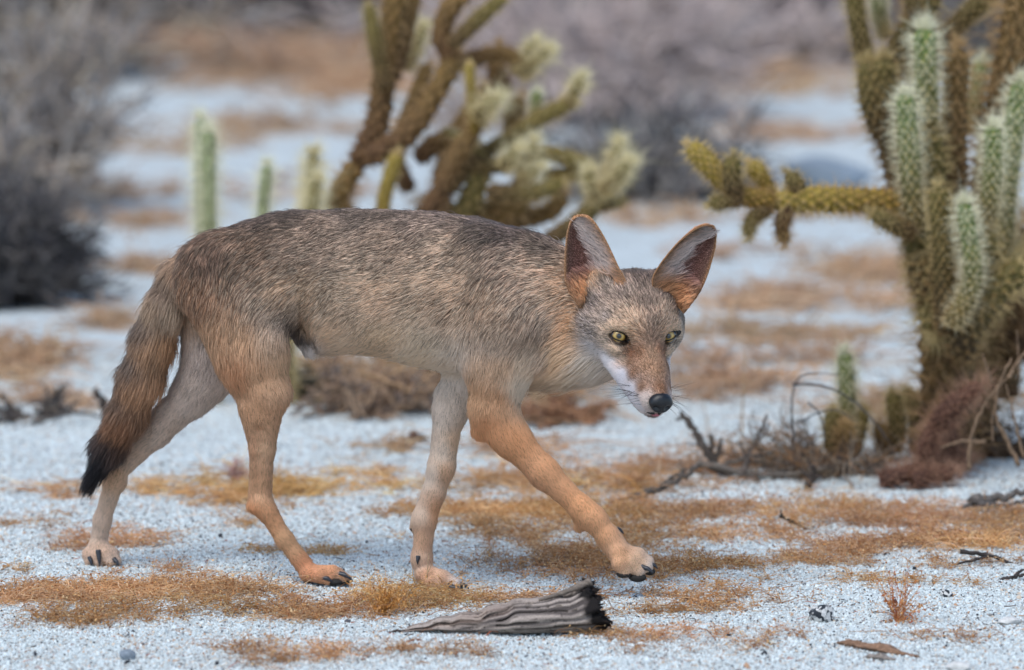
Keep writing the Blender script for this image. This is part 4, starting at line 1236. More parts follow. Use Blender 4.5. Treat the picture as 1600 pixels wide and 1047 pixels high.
def surface_nets(lo, hi, h):
    n = np.ceil((hi - lo) / h).astype(int) + 1
    B = 8
    nb = (n + B - 1) // B
    n = nb * B
    bc = np.stack(np.meshgrid(*[np.arange(k) for k in nb], indexing='ij'), -1).reshape(-1, 3)
    cen = lo + (bc * B + (B - 1) / 2) * h
    hd = B * h * 0.9
    dmin = np.full(len(cen), 10.0); each = []
    for p in PR:
        dd = pdist(p, cen); each.append(dd); dmin = np.minimum(dmin, dd)
    keep = np.abs(dmin) < hd * 1.6 + 0.03
    G = np.repeat(np.repeat(np.repeat(np.where(dmin < 0, -1.0, 1.0).astype(np.float32).reshape(nb), B, 0), B, 1), B, 2)
    kb = np.nonzero(keep)[0]
    off = np.stack(np.meshgrid(*[np.arange(B)] * 3, indexing='ij'), -1).reshape(-1, 3)
    P = (lo + (bc[kb][:, None, :] * B + off[None]) * h).reshape(-1, 3)
    d = np.full(len(P), 1.0)
    d2 = d.reshape(len(kb), -1)
    for p, dd in zip(PR, each):
        act = np.nonzero(dd[kb] < dmin[kb] + 2 * hd + p['k'] + 0.01)[0]
        if len(act) == 0: continue
        Pa = P.reshape(len(kb), -1, 3)[act].reshape(-1, 3)
        d2[act] = smin(d2[act].ravel(), pdist(p, Pa), p['k']).reshape(len(act), -1)
    d = carve(P, d2.ravel())
    idx = (bc[kb][:, None, :] * B + off[None]).reshape(-1, 3)
    G[idx[:, 0], idx[:, 1], idx[:, 2]] = d
    S = G < 0
    c = np.zeros(n - 1, np.int8)
    for i in (0, 1):
        for j in (0, 1):
            for k in (0, 1):
                c += S[i:n[0] - 1 + i, j:n[1] - 1 + j, k:n[2] - 1 + k]
    ci = np.argwhere((c > 0) & (c < 8))
    vid = np.full(n - 1, -1, np.int32)
    vid[ci[:, 0], ci[:, 1], ci[:, 2]] = np.arange(len(ci))
    cor = np.array([(i, j, k) for i in (0, 1) for j in (0, 1) for k in (0, 1)])
    val = np.stack([G[ci[:, 0] + a, ci[:, 1] + b, ci[:, 2] + e] for a, b, e in cor], 1)
    acc = np.zeros((len(ci), 3)); cnt = np.zeros(len(ci))
    for a in range(8):
        for b in range(a + 1, 8):
            if np.abs(cor[a] - cor[b]).sum() != 1: continue
            va, vb = val[:, a], val[:, b]
            m = (va < 0) != (vb < 0)
            t = np.where(m, va / np.where(m, va - vb, 1), 0)
            acc += m[:, None] * (cor[a] + t[:, None] * (cor[b] - cor[a])); cnt += m
    V = lo + (ci + acc / cnt[:, None]) * h
    Fs = []
    for ax in range(3):
        o1, o2 = [(1, 2), (2, 0), (0, 1)][ax]
        sl0 = [slice(1, n[i] - 1) for i in range(3)]; sl1 = list(sl0)
        sl0[ax] = slice(0, n[ax] - 1); sl1[ax] = slice(1, n[ax])
        A, Bm = S[tuple(sl0)], S[tuple(sl1)]
        e = np.argwhere(A != Bm)
        st = A[e[:, 0], e[:, 1], e[:, 2]]
        base = e.copy()
        for i in range(3):
            if i != ax: base[:, i] += 1
        def cell(d1, d2):
            q = base.copy(); q[:, o1] -= d1; q[:, o2] -= d2
            return vid[q[:, 0], q[:, 1], q[:, 2]]
        f = np.stack([cell(1, 1), cell(0, 1), cell(0, 0), cell(1, 0)], 1)
        f[~st] = f[~st][:, ::-1]
        Fs.append(f)
    return V, np.vstack(Fs)

allp = np.vstack([np.vstack([p['a'], p['b']]) if p['t'] == 'c' else p['c'][None] for p in PR if p['t'] != 'l'])
lo = allp.min(0) - 0.13; hi = allp.max(0) + 0.13
BV, BQ = surface_nets(lo, hi, 0.0027)
BQ = BQ[(BQ >= 0).all(1)]

def vnormals(V, Q):
    fn = np.cross(V[Q[:, 2]] - V[Q[:, 0]], V[Q[:, 3]] - V[Q[:, 1]])
    n_ = np.zeros_like(V)
    for k in range(4): np.add.at(n_, Q[:, k], fn)
    return unit(n_)

# drop stray inner pockets: keep the biggest connected part
def biggest(V, Q):
    lab = np.arange(len(V))
    E_ = np.vstack([Q[:, [0, 1]], Q[:, [1, 2]], Q[:, [2, 3]], Q[:, [3, 0]]])
    while True:
        m = np.minimum(lab[E_[:, 0]], lab[E_[:, 1]])
        l2 = lab.copy()
        np.minimum.at(l2, E_[:, 0], m); np.minimum.at(l2, E_[:, 1], m)
        l2 = l2[l2]; l2 = l2[l2]
        if (l2 == lab).all(): break
        lab = l2
    ids, cnt = np.unique(lab, return_counts=True)
    k = lab == ids[cnt.argmax()]
    mp = np.cumsum(k) - 1
    Qk = Q[k[Q].all(1)]
    return V[k], mp[Qk]
BV, BQ = biggest(BV, BQ)
# a little relaxation takes the grid steps out
for it in range(2):
    s_ = np.zeros_like(BV); c_ = np.zeros(len(BV))
    for a, b in ((0, 1), (1, 2), (2, 3), (3, 0)):
        np.add.at(s_, BQ[:, a], BV[BQ[:, b]]); np.add.at(c_, BQ[:, a], 1)
        np.add.at(s_, BQ[:, b], BV[BQ[:, a]]); np.add.at(c_, BQ[:, b], 1)
    BV = BV + 0.4 * (s_ / c_[:, None] - BV)
BNm = vnormals(BV, BQ)
NB = len(BV)

# ---- per-vertex group weights, flow and fur length
GR = ['torso', 'nhind', 'fhind', 'nfore', 'ffore', 'tail', 'head']
dm = np.full(NB, 10.0); DD = []
for p in PR:
    x = pdist(p, BV); DD.append(x); dm = np.minimum(dm, x)
wsum = np.zeros(NB); FL = np.zeros((NB, 3)); LN = np.zeros(NB); GW = {g: np.zeros(NB) for g in GR}
for p, x in zip(PR, DD):
    wt = np.exp(-np.clip(x - dm, 0, 0.2) / 0.007)
    wsum += wt; FL += wt[:, None] * p['flow']; LN += wt * p['L']; GW[p['g']] += wt
FL = unit(FL); LN /= wsum
for g in GR: GW[g] = GW[g] / wsum

PAINT = {
 'torso': [(350,345,(70,62,58)),(400,335,(80,70,64)),(450,328,(88,79,73)),(560,328,(108,98,90)),(640,330,(108,97,89)),(700,335,(104,93,86)),(760,345,(84,76,72)),(800,355,(78,70,68)),(860,380,(92,82,75)),
  (340,375,(98,78,62)),(400,390,(112,92,75)),(450,380,(112,97,84)),(500,390,(124,109,96)),(600,390,(130,114,99)),(700,390,(138,121,104)),(780,420,(126,109,94)),(840,430,(136,117,100)),(880,450,(138,113,90)),
  (450,450,(140,117,94)),(480,460,(146,124,100)),(600,470,(160,136,112)),(700,470,(160,136,112)),(760,470,(138,116,95)),(850,500,(142,122,104)),(830,480,(128,110,93)),
  (480,510,(182,152,118)),(520,520,(190,162,130)),(600,530,(188,164,132)),(660,555,(205,188,160)),(690,580,(222,210,190)),(720,595,(226,219,206)),(560,560,(200,176,144)),(540,550,(205,182,152)),
  (320,420,(100,76,58)),(310,470,(152,118,90)),(850,565,(160,142,124)),(900,590,(208,192,168)),(890,548,(196,166,128)),(905,505,(186,134,88)),(898,530,(196,150,104)),(925,562,(214,204,188)),(940,578,(226,222,214)),(940,595,(222,210,190)),(860,590,(190,172,148)),
  (462,512,(60,54,52)),(467,524,(52,47,46)),(474,530,(70,64,60)),(470,548,(224,220,214)),(482,556,(232,228,222)),(500,560,(215,205,190))],
 'nhind': [(330,400,(96,74,58)),(370,420,(118,94,72)),(420,440,(132,110,88)),(310,470,(142,104,74)),(335,520,(180,140,102)),(380,520,(158,124,90)),(420,530,(166,138,108)),(445,560,(176,144,108)),(370,580,(182,134,94)),(400,580,(184,146,108)),
  (430,610,(184,148,112)),(400,640,(182,142,104)),(410,700,(186,152,116)),(392,700,(175,135,100)),(405,770,(184,146,108)),(390,795,(180,128,84)),(420,810,(192,144,100)),(450,840,(198,156,112)),(480,890,(200,142,98)),(510,895,(206,150,106)),(535,905,(190,150,115))],
 'fhind': [(330,480,(168,140,112)),(330,560,(176,160,144)),(300,620,(184,168,150)),(250,680,(190,170,148)),(210,720,(188,164,138)),(175,745,(178,146,112)),(170,790,(200,174,146)),(152,830,(202,178,152)),(150,865,(196,166,138)),(180,880,(200,175,150))],
 'nfore': [(780,440,(132,112,92)),(770,500,(146,120,94)),(750,560,(164,136,106)),(790,560,(168,138,106)),(820,560,(190,168,138)),(818,600,(214,196,168)),(745,620,(186,146,106)),(780,620,(184,142,102)),(760,670,(206,148,98)),
  (800,690,(204,148,98)),(850,740,(206,154,106)),(830,760,(196,146,104)),(900,790,(208,154,104)),(925,830,(210,158,110)),(970,870,(214,166,122)),(995,880,(216,180,142)),(1015,892,(230,212,190))],
 'ffore': [(735,590,(206,192,172)),(700,610,(184,170,150)),(685,650,(198,184,164)),(690,700,(196,180,158)),(715,690,(196,166,132)),(700,740,(196,160,124)),(670,740,(206,190,168)),(655,800,(206,184,158)),(685,800,(198,150,106)),(665,840,(208,170,134)),(655,880,(212,182,152)),(665,900,(204,158,118)),(690,905,(214,174,138)),(712,915,(236,226,212))],
 'tail': [(300,400,(112,90,70)),(280,425,(126,102,80)),(290,440,(190,172,145)),(262,450,(118,100,84)),(275,480,(160,140,116)),(240,480,(132,112,90)),(225,500,(92,80,70)),(265,530,(158,120,84)),(235,550,(146,114,84)),(210,560,(88,76,66)),(250,600,(156,118,84)),
  (215,610,(148,112,80)),(190,620,(92,74,60)),(225,650,(118,88,64)),(190,665,(116,82,56)),(170,690,(58,48,44)),(190,700,(64,50,42)),(150,720,(26,27,31)),(165,735,(28,28,32)),(160,705,(34,32,34)),(130,770,(20,23,28))],
}
HP = [(0,-20,45,(100,86,76)),(0,-60,75,(84,72,64)),(30,-40,55,(112,98,88)),(45,-60,50,(108,96,86)),(0,5,26,(112,95,82)),(0,18,10,(124,100,82)),(36,6,15,(226,190,150)),(46,0,13,(214,182,146)),(28,12,12,(206,160,116)),(50,-8,12,(176,150,122)),(38,-4,24,(150,124,100)),(20,14,8,(168,126,90)),
 (42,10,-16,(206,178,146)),(21,17,-7,(78,56,44)),(55,0,-10,(150,132,114)),(26,26,-14,(140,92,60)),(36,24,-28,(170,140,112)),(65,-30,-15,(122,114,108)),(75,-55,-8,(116,108,102)),(68,-60,22,(106,97,92)),(55,-20,20,(112,102,94)),
 (0,45,-4,(140,112,86)),(0,72,-18,(144,110,80)),(0,100,-28,(124,88,60)),(12,60,-16,(140,108,80)),(0,30,4,(128,104,84)),(14,36,-4,(130,94,66)),(24,20,-8,(122,80,50)),(30,14,-13,(116,80,54)),(24,55,-30,(130,94,66)),(18,85,-36,(142,106,78)),(28,36,-24,(132,98,70)),(20,100,-46,(200,185,172)),
 (34,36,-46,(226,226,228)),(25,66,-54,(226,225,226)),(50,0,-40,(214,212,210)),(64,-24,-42,(204,200,196)),(18,92,-60,(224,220,218)),(40,10,-60,(222,220,218)),
 (0,80,-80,(196,180,164)),(0,97,-77,(110,96,88)),(78,-85,-25,(182,146,106)),(74,-80,5,(168,128,90)),(45,-60,-90,(206,186,158)),(0,-60,-95,(212,196,172)),(60,-50,-65,(214,204,190)),(62,-85,45,(172,130,90)),(35,-85,65,(110,92,78))]

def idw(Q, pts, cols, pw=1.6, eps=40.0):
    num = np.zeros((len(Q), 3)); den = np.zeros(len(Q))
    for p, c in zip(pts, cols):
        d2 = ((Q - p) ** 2).sum(1) + eps
        wt = d2 ** (-pw)
        num += wt[:, None] * c; den += wt
    return num / den[:, None]

def paint(V, Nn, GWv):
    u, v = proj(V)
    UVp = np.stack([u, v], 1)
    out = np.zeros((len(V), 3))
    for g in GR[:-1]:
        m = GWv[g] > 0.003
        if not m.any(): continue
        out[m] += GWv[g][m][:, None] * idw(UVp[m], np.array([q[:2] for q in PAINT[g]], float), np.array([lin(q[2]) for q in PAINT[g]]), 1.7, 60)
    m = GWv['head'] > 0.003
    Q = tolocal(V[m]); Q[:, 0] = np.abs(Q[:, 0])
    out[m] += GWv['head'][m][:, None] * idw(Q, np.array([q[:3] for q in HP], float), np.array([lin(q[3]) * (0.74 if sum(q[3]) < 500 else 0.95) for q in HP]), 2.0, 40)
    # inner faces of the legs are pale, outer faces of the far legs are tan like the near ones
    inn = (Nn @ BN)
    tan = lin((190, 148, 106)); pale = lin((205, 190, 168))
    f = (GWv['nhind'] + GWv['nfore']) * np.clip((-inn - 0.25) * 2, 0, 1) * np.clip((v - 540) / 60, 0, 1)
    out = out * (1 - f[:, None]) + pale * f[:, None]
    f = (GWv['fhind'] + GWv['ffore']) * np.clip((-inn - 0.25) * 2, 0, 1)
    out = out * (1 - f[:, None]) + tan * f[:, None]
    leg = (GWv['nhind'] + GWv['nfore'] + GWv['fhind'] + GWv['ffore'])[:, None]
    out = out * (1 + leg * (np.array([0.97, 0.985, 1.02]) - 1)) * (1 + GWv['torso'][:, None] * np.interp(v, [430, 540], [1, .15])[:, None] * (np.array([1.08, 1.0, 0.90]) - 1))
    bl = (GWv['torso'] * np.clip((v - 545) / 25, 0, 1))[:, None]
    out = out * (1 + bl * (np.array([1.14, 1.07, 0.96]) - 1))
    tf = np.interp(v, [325, 350, 400, 450, 500, 570], [0.72, 0.78, 0.92, 1.02, 1.12, 1.12])
    out = out * (1 + GWv['torso'][:, None] * (tf[:, None] - 1))
    return out
CB = paint(BV, BNm, GW)
ub, vb = proj(BV)
# ---- ears: cupped shells, traced rim to rim, joined to the body mesh
def ear(outer, inner, Ytip, Ybase, side):
    n, m = 30, 22
    o = smooth_path(outer, n); i_ = smooth_path(inner, n)
    Fv = np.zeros((n, m, 3)); 
    for a in range(n):
        s = a / (n - 1)
        Y = Ytip + (Ybase - Ytip) * s
        # the lateral rim stands a little farther back at the base, the medial rim comes forward
        A = at(o[a][0], o[a][1], Y + 0.006 * s); B = at(i_[a][0], i_[a][1], Y - 0.012 * s)
        wd = np.linalg.norm(B - A)
        for b in range(m):
            t = b / (m - 1)
            x = 2 * t - 1
            # rims curl: arc-like profile
            cup = (1 - abs(x) ** 2.2) * (0.34 * wd) * min(1.0, s * 4 + 0.25)
            Fv[a, b] = A + (B - A) * t + np.array([0, 1, 0.25]) * cup
    V = Fv.reshape(-1, 3)
    Q = []
    for a in range(n - 1):
        for b in range(m - 1):
            q = (a * m + b, a * m + b + 1, (a + 1) * m + b + 1, (a + 1) * m + b)
            Q.append(q)
    Q = np.array(Q)
    nn = vnormals(V, Q)
    if nn[n * m // 2][1] > 0:
        Q = Q[:, ::-1]; nn = -nn
    th = np.full((n, m), 0.0042); th[:, 0] = th[:, -1] = 0.0014; th[0] = 0.0014; th[:, 1] = th[:, -2] = 0.003
    Bk = V - nn * th.reshape(-1, 1)
    k = len(V)
    QB = Q[:, ::-1] + k
    rim = [r * m for r in range(n)][::-1] + list(range(0, m)) + [r * m + m - 1 for r in range(n)]
    rq = []
    for p_, q_ in zip(rim[:-1], rim[1:]):
        if p_ != q_: rq.append((p_, q_, q_ + k, p_ + k))
    rq = np.array(rq)
    VV = np.vstack([V, Bk]); QQ = np.vstack([Q, QB, rq])
    S = np.repeat(np.linspace(0, 1, n)[:, None], m, 1).ravel(); T = np.repeat(np.linspace(0, 1, m)[None], n, 0).ravel()
    return VV, QQ, np.concatenate([S, S]), np.concatenate([T, T]), np.concatenate([np.zeros(k), np.ones(k)]), (n, m)
EARS = [
 ear([(905,338),(893,347),(887,365),(884,390),(883,415),(884,440),(893,462),(908,482)],
     [(910,338),(924,345),(937,361),(949,382),(959,403),(968,422),(977,440),(978,462)], -0.245, -0.235, -1),
 ear([(1113,353),(1118,365),(1117,385),(1111,410),(1104,432),(1094,455),(1082,472),(1068,490)],
     [(1107,352),(1092,356),(1075,367),(1057,383),(1040,403),(1028,420),(1020,437),(1022,460)], -0.245, -0.235, 1)]
AV = [BV]; AQ = [BQ]; off = NB
ear_s, ear_t, ear_b = [np.full(NB, -1.0)], [np.zeros(NB)], [np.zeros(NB)]
for V_, Q_, S_, T_, B_, _nm in EARS:
    AV.append(V_); AQ.append(Q_ + off); off += len(V_)
    ear_s.append(S_); ear_t.append(T_); ear_b.append(B_)
AV = np.vstack(AV); AQ = np.vstack(AQ)
ES = np.concatenate(ear_s); ET = np.concatenate(ear_t); EB = np.concatenate(ear_b)
AN = vnormals(AV, AQ)
NA = len(AV)
isE = ES >= 0
# flow, length, colour for the ears
TINT = np.zeros((NA, 3)); TINT[:NB] = CB
FLOW = np.zeros((NA, 3)); FLOW[:NB] = FL
LEN = np.full(NA, 0.004); LEN[:NB] = LN
LIFT = np.full(NA, 0.32)
AGO = np.zeros(NA)                       # agouti: dark tips and cream bands
o_ = NB
for (V_, Q_, S_, T_, B_, (n_, m_)), sd_ in zip(EARS, (-1, 1)):
    k = len(S_); sl = slice(o_, o_ + k)
    front = V_[:n_ * m_].reshape(n_, m_, 3)
    up = unit(front[0, m_ // 2] - front[-1, m_ // 2])
    across = unit(front[n_ // 2, 0] - front[n_ // 2, -1])     # from the medial to the lateral rim
    orange = lin((184, 132, 86)); dark = lin((118, 84, 74)); white = lin((182, 168, 157)); rim = lin((168, 128, 92)); mid = lin((120, 92, 80))
    rimd = np.minimum(T_, 1 - T_)
    c = np.where((B_ > 0.5)[:, None], orange, dark)
    f = (B_ < 0.5)
    med = np.clip((T_ - 0.50 + rng.normal(0, .05, k)) / 0.30, 0, 1)
    c = np.where(f[:, None], dark * (1 - med[:, None]) + white * med[:, None], c)
    lat = np.clip((0.24 - T_) / 0.2, 0, 1)
    c = np.where(f[:, None], c * (1 - lat[:, None]) + mid * lat[:, None], c)
    low = np.clip((S_ - 0.72) / 0.2, 0, 1)
    c = np.where(f[:, None], c * (1 - low[:, None]) + orange * low[:, None], c)
    rr = np.clip((0.055 - rimd) / 0.04, 0, 1) + np.clip((0.06 - S_) / 0.04, 0, 1)
    rr = np.clip(rr, 0, 1)
    c = c * (1 - rr[:, None]) + rim * rr[:, None]
    TINT[sl] = c
    FLOW[sl] = up
    fl = up * 0.75 + across * 0.65
    FLOW[sl][f] = fl
    L_ = np.where(f, 0.0035 + 0.026 * med * np.clip(1.25 - S_ * 0.4, 0, 1) * np.clip(rimd / 0.06, .25, 1) * np.clip(S_ / .25, .2, 1), 0.005)
    L_ = np.where(f & (S_ > 0.70), 0.019, L_)
    L_ = L_ * (1 - 0.5 * rr)
    LEN[sl] = L_
    LIFT[sl] = np.where(f, np.where(S_ > .7, .95, .6), 0.3)
    o_ += k
pawz = np.zeros(NB)
for (fu, fv, fl) in ((512, 902, 50), (160, 872, -42), (988, 882, 52), (684, 910, 0)):
    pawz = np.maximum(pawz, np.clip((0.045 - np.linalg.norm(BV - J(fu, fv, fl), axis=1)) / 0.02, 0, 1))
LEN[:NB] = LEN[:NB] * (1 - pawz) + 0.0026 * pawz
legw = GW['nhind'] + GW['fhind'] + GW['nfore'] + GW['ffore']
LEN[:NB] *= 1 + 0.35 * legw * (1 - pawz)
# agouti strength, lift by region
AGO[:NB] = np.clip(GW['torso'] * np.clip((585 - vb) / 120, 0.12, 1) * 1.0 + GW['tail'] * 0.12 + GW['head'] * 1.0 + (GW['nhind'] + GW['nfore']) * np.clip((560 - vb) / 150, 0, 1) * 0.8, 0, 1)
# white lower face is not grizzled
Qh = tolocal(BV)
AGO[:NB] *= 1 - .65 * GW['head'] * np.clip((Qh[:, 1] - 15) / 15, 0, 1)
AGO[:NB] *= 1 - GW['head'] * np.clip((-Qh[:, 2] - 28) / 12, 0, 1)
LEN[:NB] *= 1 + 0.25 * GW['torso'] * np.clip((ub - 760) / 80, 0, 1)
# belly fringe and neck ruff longer
LEN[:NB] *= 1 + 0.3 * GW['torso'] * np.clip((vb - 540) / 30, 0, 1)
LEN[:NB] = np.where((GW['torso'] > .5) & (ub < 470) & (vb > 470), LEN[:NB] * 0.75, LEN[:NB])
LIFT[:NB] += 0.18 * GW['tail'] + 0.08 * GW['torso'] * np.clip((ub - 760) / 80, 0, 1)
# flank hair sweeps more downwards low on the side
lowf = GW['torso'] * np.clip((vb - 430) / 120, 0, 1)
FLOW[:NB] = unit(FLOW[:NB] + lowf[:, None] * np.array([0.15, 0, -0.75]))

FUR_GAIN = 1.85
def make_fur(dens_gain=1.0):
    tri = np.vstack([AQ[:, [0, 1, 2]], AQ[:, [0, 2, 3]]])
    a = AV[tri[:, 1]] - AV[tri[:, 0]]; b = AV[tri[:, 2]] - AV[tri[:, 0]]
    area = np.linalg.norm(np.cross(a, b), axis=1) / 2
    L = LEN[tri].mean(1)
    dens = np.clip(7.5e3 / L, 2.4e5, 1.5e6) * dens_gain       # strands per square metre
    dens = np.where(isE[tri[:, 0]], np.where(EB[tri[:, 0]] > .5, 5e5, 6.5e5), dens)
    nn = AN[tri[:, 0]]
    tc = unit(CAM - AV[tri[:, 0]])
    face = (nn * tc).sum(1)
    dens = np.where(face < -0.25, dens * 0.35, dens)
    cnt = rng.poisson(area * dens)
    ti = np.repeat(np.arange(len(tri)), cnt)
    r1 = np.sqrt(rng.random(len(ti))); r2 = rng.random(len(ti))
    W = np.stack([1 - r1, r1 * (1 - r2), r1 * r2], 1)
    tv = tri[ti]
    def ip(A): return (A[tv] * W.reshape(W.shape + (1,) * (A.ndim - 1))).sum(1)
    P = ip(AV); Nn = unit(ip(AN)); Fl = ip(FLOW); Ln = ip(LEN); Lf = ip(LIFT); C = ip(TINT); Ag = ip(AGO)
    E = isE[tv[:, 0]]
    # keep eye openings and nose bare
    Ql = tolocal(P)
    ok = np.ones(len(P), bool)
    for s, e in EYES:
        q = Ql - e
        ok &= ~((np.abs(q[:, 0]) / 16.0) ** 2 + (q[:, 2] / 9.6) ** 2 < 1) | (q[:, 1] < -30) | E
    ok &= ~((((Ql - np.array((0, 112, -45))) / np.array((19, 13, 15))) ** 2).sum(1) < 1)
    P, Nn, Fl, Ln, Lf, C, Ag, E = [x[ok] for x in (P, Nn, Fl, Ln, Lf, C, Ag, E)]
    n = len(P)
    # direction: along the skin, disturbed in locks
    Fl = Fl - Nn * (Fl * Nn).sum(1)[:, None]
    Fl = unit(Fl)
    side = np.cross(Nn, Fl)
    wob = 0.26 * snoise(P, 0.016, 0) + 0.2 * snoise(P, 0.055, 1) + rng.normal(0, 0.13, n)
    tl = np.clip((300 - proj(P)[0]) / 20, 0, 1) * (Ln > .02)
    wob = np.where(E, wob * 0.6, wob * (1 - .55 * tl))
    D = unit(Fl + side * wob[:, None])
    Ln = Ln * np.clip(1 + 0.22 * rng.normal(size=n) + 0.2 * snoise(P, 0.018, 2), 0.4, 1.7)
    guard = (rng.random(n) < 0.1) & ~E
    Ln = np.where(guard, Ln * 1.25, Ln)
    up = Lf * np.clip(1 + 0.35 * rng.normal(size=n) + 0.35 * snoise(P, 0.02, 1), 0.25, 2.2)
    K = 5
    t = np.linspace(0, 1, K)
    along = t[None] * (1 - 0.0 * t[None]); rise = up[:, None] * (t - 0.62 * t ** 2)[None] * 1.6
    X = P[:, None] + Ln[:, None, None] * (D[:, None] * along[..., None] + Nn[:, None] * rise[..., None])
    # droop
    X[..., 2] -= (Ln * 0.10)[:, None] * t ** 2
    # locks: tips draw together
    cell = 0.0035 + 0.16 * np.median(Ln)
    warp = np.stack([snoise(P, 0.013, c) for c in range(3)], 1) * 0.004
    cs = np.clip(Ln * 0.20, 0.0018, 0.006)
    lev = np.round(np.log2(cs / 0.002)).astype(int)
    cs = 0.002 * 2.0 ** lev
    key = np.floor((P + warp) / cs[:, None]).astype(np.int64)
    hk = (key[:, 0] * 73856093) ^ (key[:, 1] * 19349663) ^ (key[:, 2] * 83492791) ^ (lev * 40503)
    _, inv = np.unique(hk, return_inverse=True)
    m = np.bincount(inv).astype(float)
    ct = np.stack([np.bincount(inv, X[:, -1, i]) / m for i in range(3)], 1)[inv]
    cl = np.stack([np.bincount(inv, P[:, i]) / m for i in range(3)], 1)[inv]
    far = np.linalg.norm(ct - cl, axis=1) < 1.0
    pull = (rng.uniform(0.35, 0.85, n) * np.where(guard, 0.3, 1))[:, None] * (1 - .6 * tl)[:, None] * (t ** 1.6)[None]
    tgt = cl[:, None] + (ct - cl)[:, None] * t[None, :, None]
    X = X + (tgt - X) * pull[..., None]
    # colour along the strand
    lock = rng.random(inv.max() + 1)[inv]
    lum = np.exp(rng.normal(0, 0.17 + 0.19 * Ag) + (lock - 0.5) * (0.32 + 1.3 * Ag)) 
    lum = np.where(E, np.exp(rng.normal(0, .3, n) + (lock - .5) * .6), lum)
    mott = np.exp(Ag * (0.24 * snoise(P, 0.028, 0) + 0.34 * snoise(P * np.array([.55, 1, 1.2]), 0.0085, 1) + 0.2 * snoise(P, 0.014, 2)))
    mott = mott * np.exp((1 - Ag) * (0.10 * snoise(P, 0.02, 0) + 0.10 * snoise(P, 0.006, 1)) * ~E)
    base = C * (lum * mott)[:, None]
    col = np.repeat(base[:, None], K, 1)
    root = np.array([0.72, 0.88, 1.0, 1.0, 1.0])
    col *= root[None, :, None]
    band = lin((214, 196, 168)); blk = lin((38, 33, 31))
    r = rng.random(n)
    pv = proj(P)[1]; topf = np.clip((440 - pv) / 100, 0, 1)
    bandm = (Ag * np.clip(r * 1.3 - 0.3, 0, 1) * 0.78 * (1 - 0.4 * topf))[:, None] * np.array([0, .25, .9, .8, .25])[None]
    col = col * (1 - bandm[..., None]) + band * np.minimum(1, 2.6 * C.mean(1) / band.mean())[:, None, None] * bandm[..., None]
    tipm = (Ag * np.where(rng.random(n) < 0.42 + 0.33 * topf, 0.9, 0.15))[:, None] * np.array([0, 0, .05, .55, 1.0])[None]
    col = col * (1 - tipm[..., None]) + blk * tipm[..., None]
    dk = (rng.random(n) < 0.10 * Ag + 0.025)
    col[dk] = col[dk] * 0.4
    rad0 = np.clip(0.00013 + Ln * 0.009, 0.00016, 0.00034) 
    rad = rad0[:, None] * np.array([1, 1, .9, .65, .2])[None]
    print('FUR strands', n)
    g = col.mean(-1, keepdims=True); col = g + (col - g) * 0.90
    col = col * FUR_GAIN * np.array([1.02, 0.965, 0.985])
    mx = col.max(-1, keepdims=True)
    col = col * np.where(mx > 0.6, (0.6 + 0.34 * np.tanh((mx - 0.6) / 0.34)) / np.maximum(mx, 1e-6), 1.0)
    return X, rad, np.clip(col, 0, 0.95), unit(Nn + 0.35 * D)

coy = empty('coyote', (0, -0.05, 0.0), 'tan and grey coyote walking with its head lowered and yellow eyes on the viewer', 'coyote')
SKIN = N('coyote_skin')
_a = SKIN.n('Attribute', attribute_name='tint').outputs['Color']
SKIN.pbsdf(SKIN.mix(1.0, _a, (0.75, 0.72, 0.7, 1), 'MULTIPLY'), 0.85, 0.1)
body = put('body', mesh_np('body', AV, AQ, True, {'tint': TINT}), SKIN.m, coy)
FX, FR, FC, FN = make_fur()
furm = N('coyote_fur')
_a = furm.n('Attribute', attribute_name='tint').outputs['Color']
_nn = furm.n('Attribute', attribute_name='skin_normal').outputs['Vector']
_g = furm.n('NewGeometry').outputs['Normal']
_v1 = furm.n('VectorMath', operation='SCALE', i={0: _g, 'Scale': 0.35}).outputs[0]
_v2 = furm.n('VectorMath', operation='ADD', i={0: _nn, 1: _v1}).outputs[0]
_v3 = furm.n('VectorMath', operation='NORMALIZE', i={0: _v2}).outputs[0]
furm.pbsdf(_a, 0.6, 0.2, _v3)
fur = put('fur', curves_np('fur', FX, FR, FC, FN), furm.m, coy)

# ---- eyes
def eye_material():
    m = N('coyote_eye')
    tc = m.n('TexCoord').outputs['Object']
    sp = m.n('SeparateXYZ', i={0: tc})
    x2 = m.n('Math', operation='MULTIPLY', i={0: sp.outputs[0], 1: sp.outputs[0]}).outputs[0]
    z2 = m.n('Math', operation='MULTIPLY', i={0: sp.outputs[2], 1: sp.outputs[2]}).outputs[0]
    rr = m.n('Math', operation='SQRT', i={0: m.n('Math', operation='ADD', i={0: x2, 1: z2}).outputs[0]}).outputs[0]
    nz = m.n('TexNoise', i={'Vector': tc, 'Scale': 900.0, 'Detail': 3.0}).outputs[0]
    rr2 = m.n('Math', operation='MULTIPLY_ADD', i={0: nz, 1: 0.0012, 2: rr}).outputs[0]
    f = m.n('Math', operation='DIVIDE', i={0: rr2, 1: 0.0132}).outputs[0]
    c = m.ramp(f, [(0.0, (0.004, 0.003, 0.003, 1)), (0.29, (0.004, 0.003, 0.003, 1)), (0.35, rgba((136, 104, 40))), (0.5, rgba((188, 158, 84))), (0.70, rgba((160, 124, 58))), (0.80, rgba((60, 36, 18))), (0.86, (0.01, 0.008, 0.007, 1)), (1.0, rgba((70, 60, 55)))])
    m.pbsdf(c, 0.12, 0.5, None, **{'Coat Weight': 1.0, 'Coat Roughness': 0.02})
    return m.m
EM = eye_material()
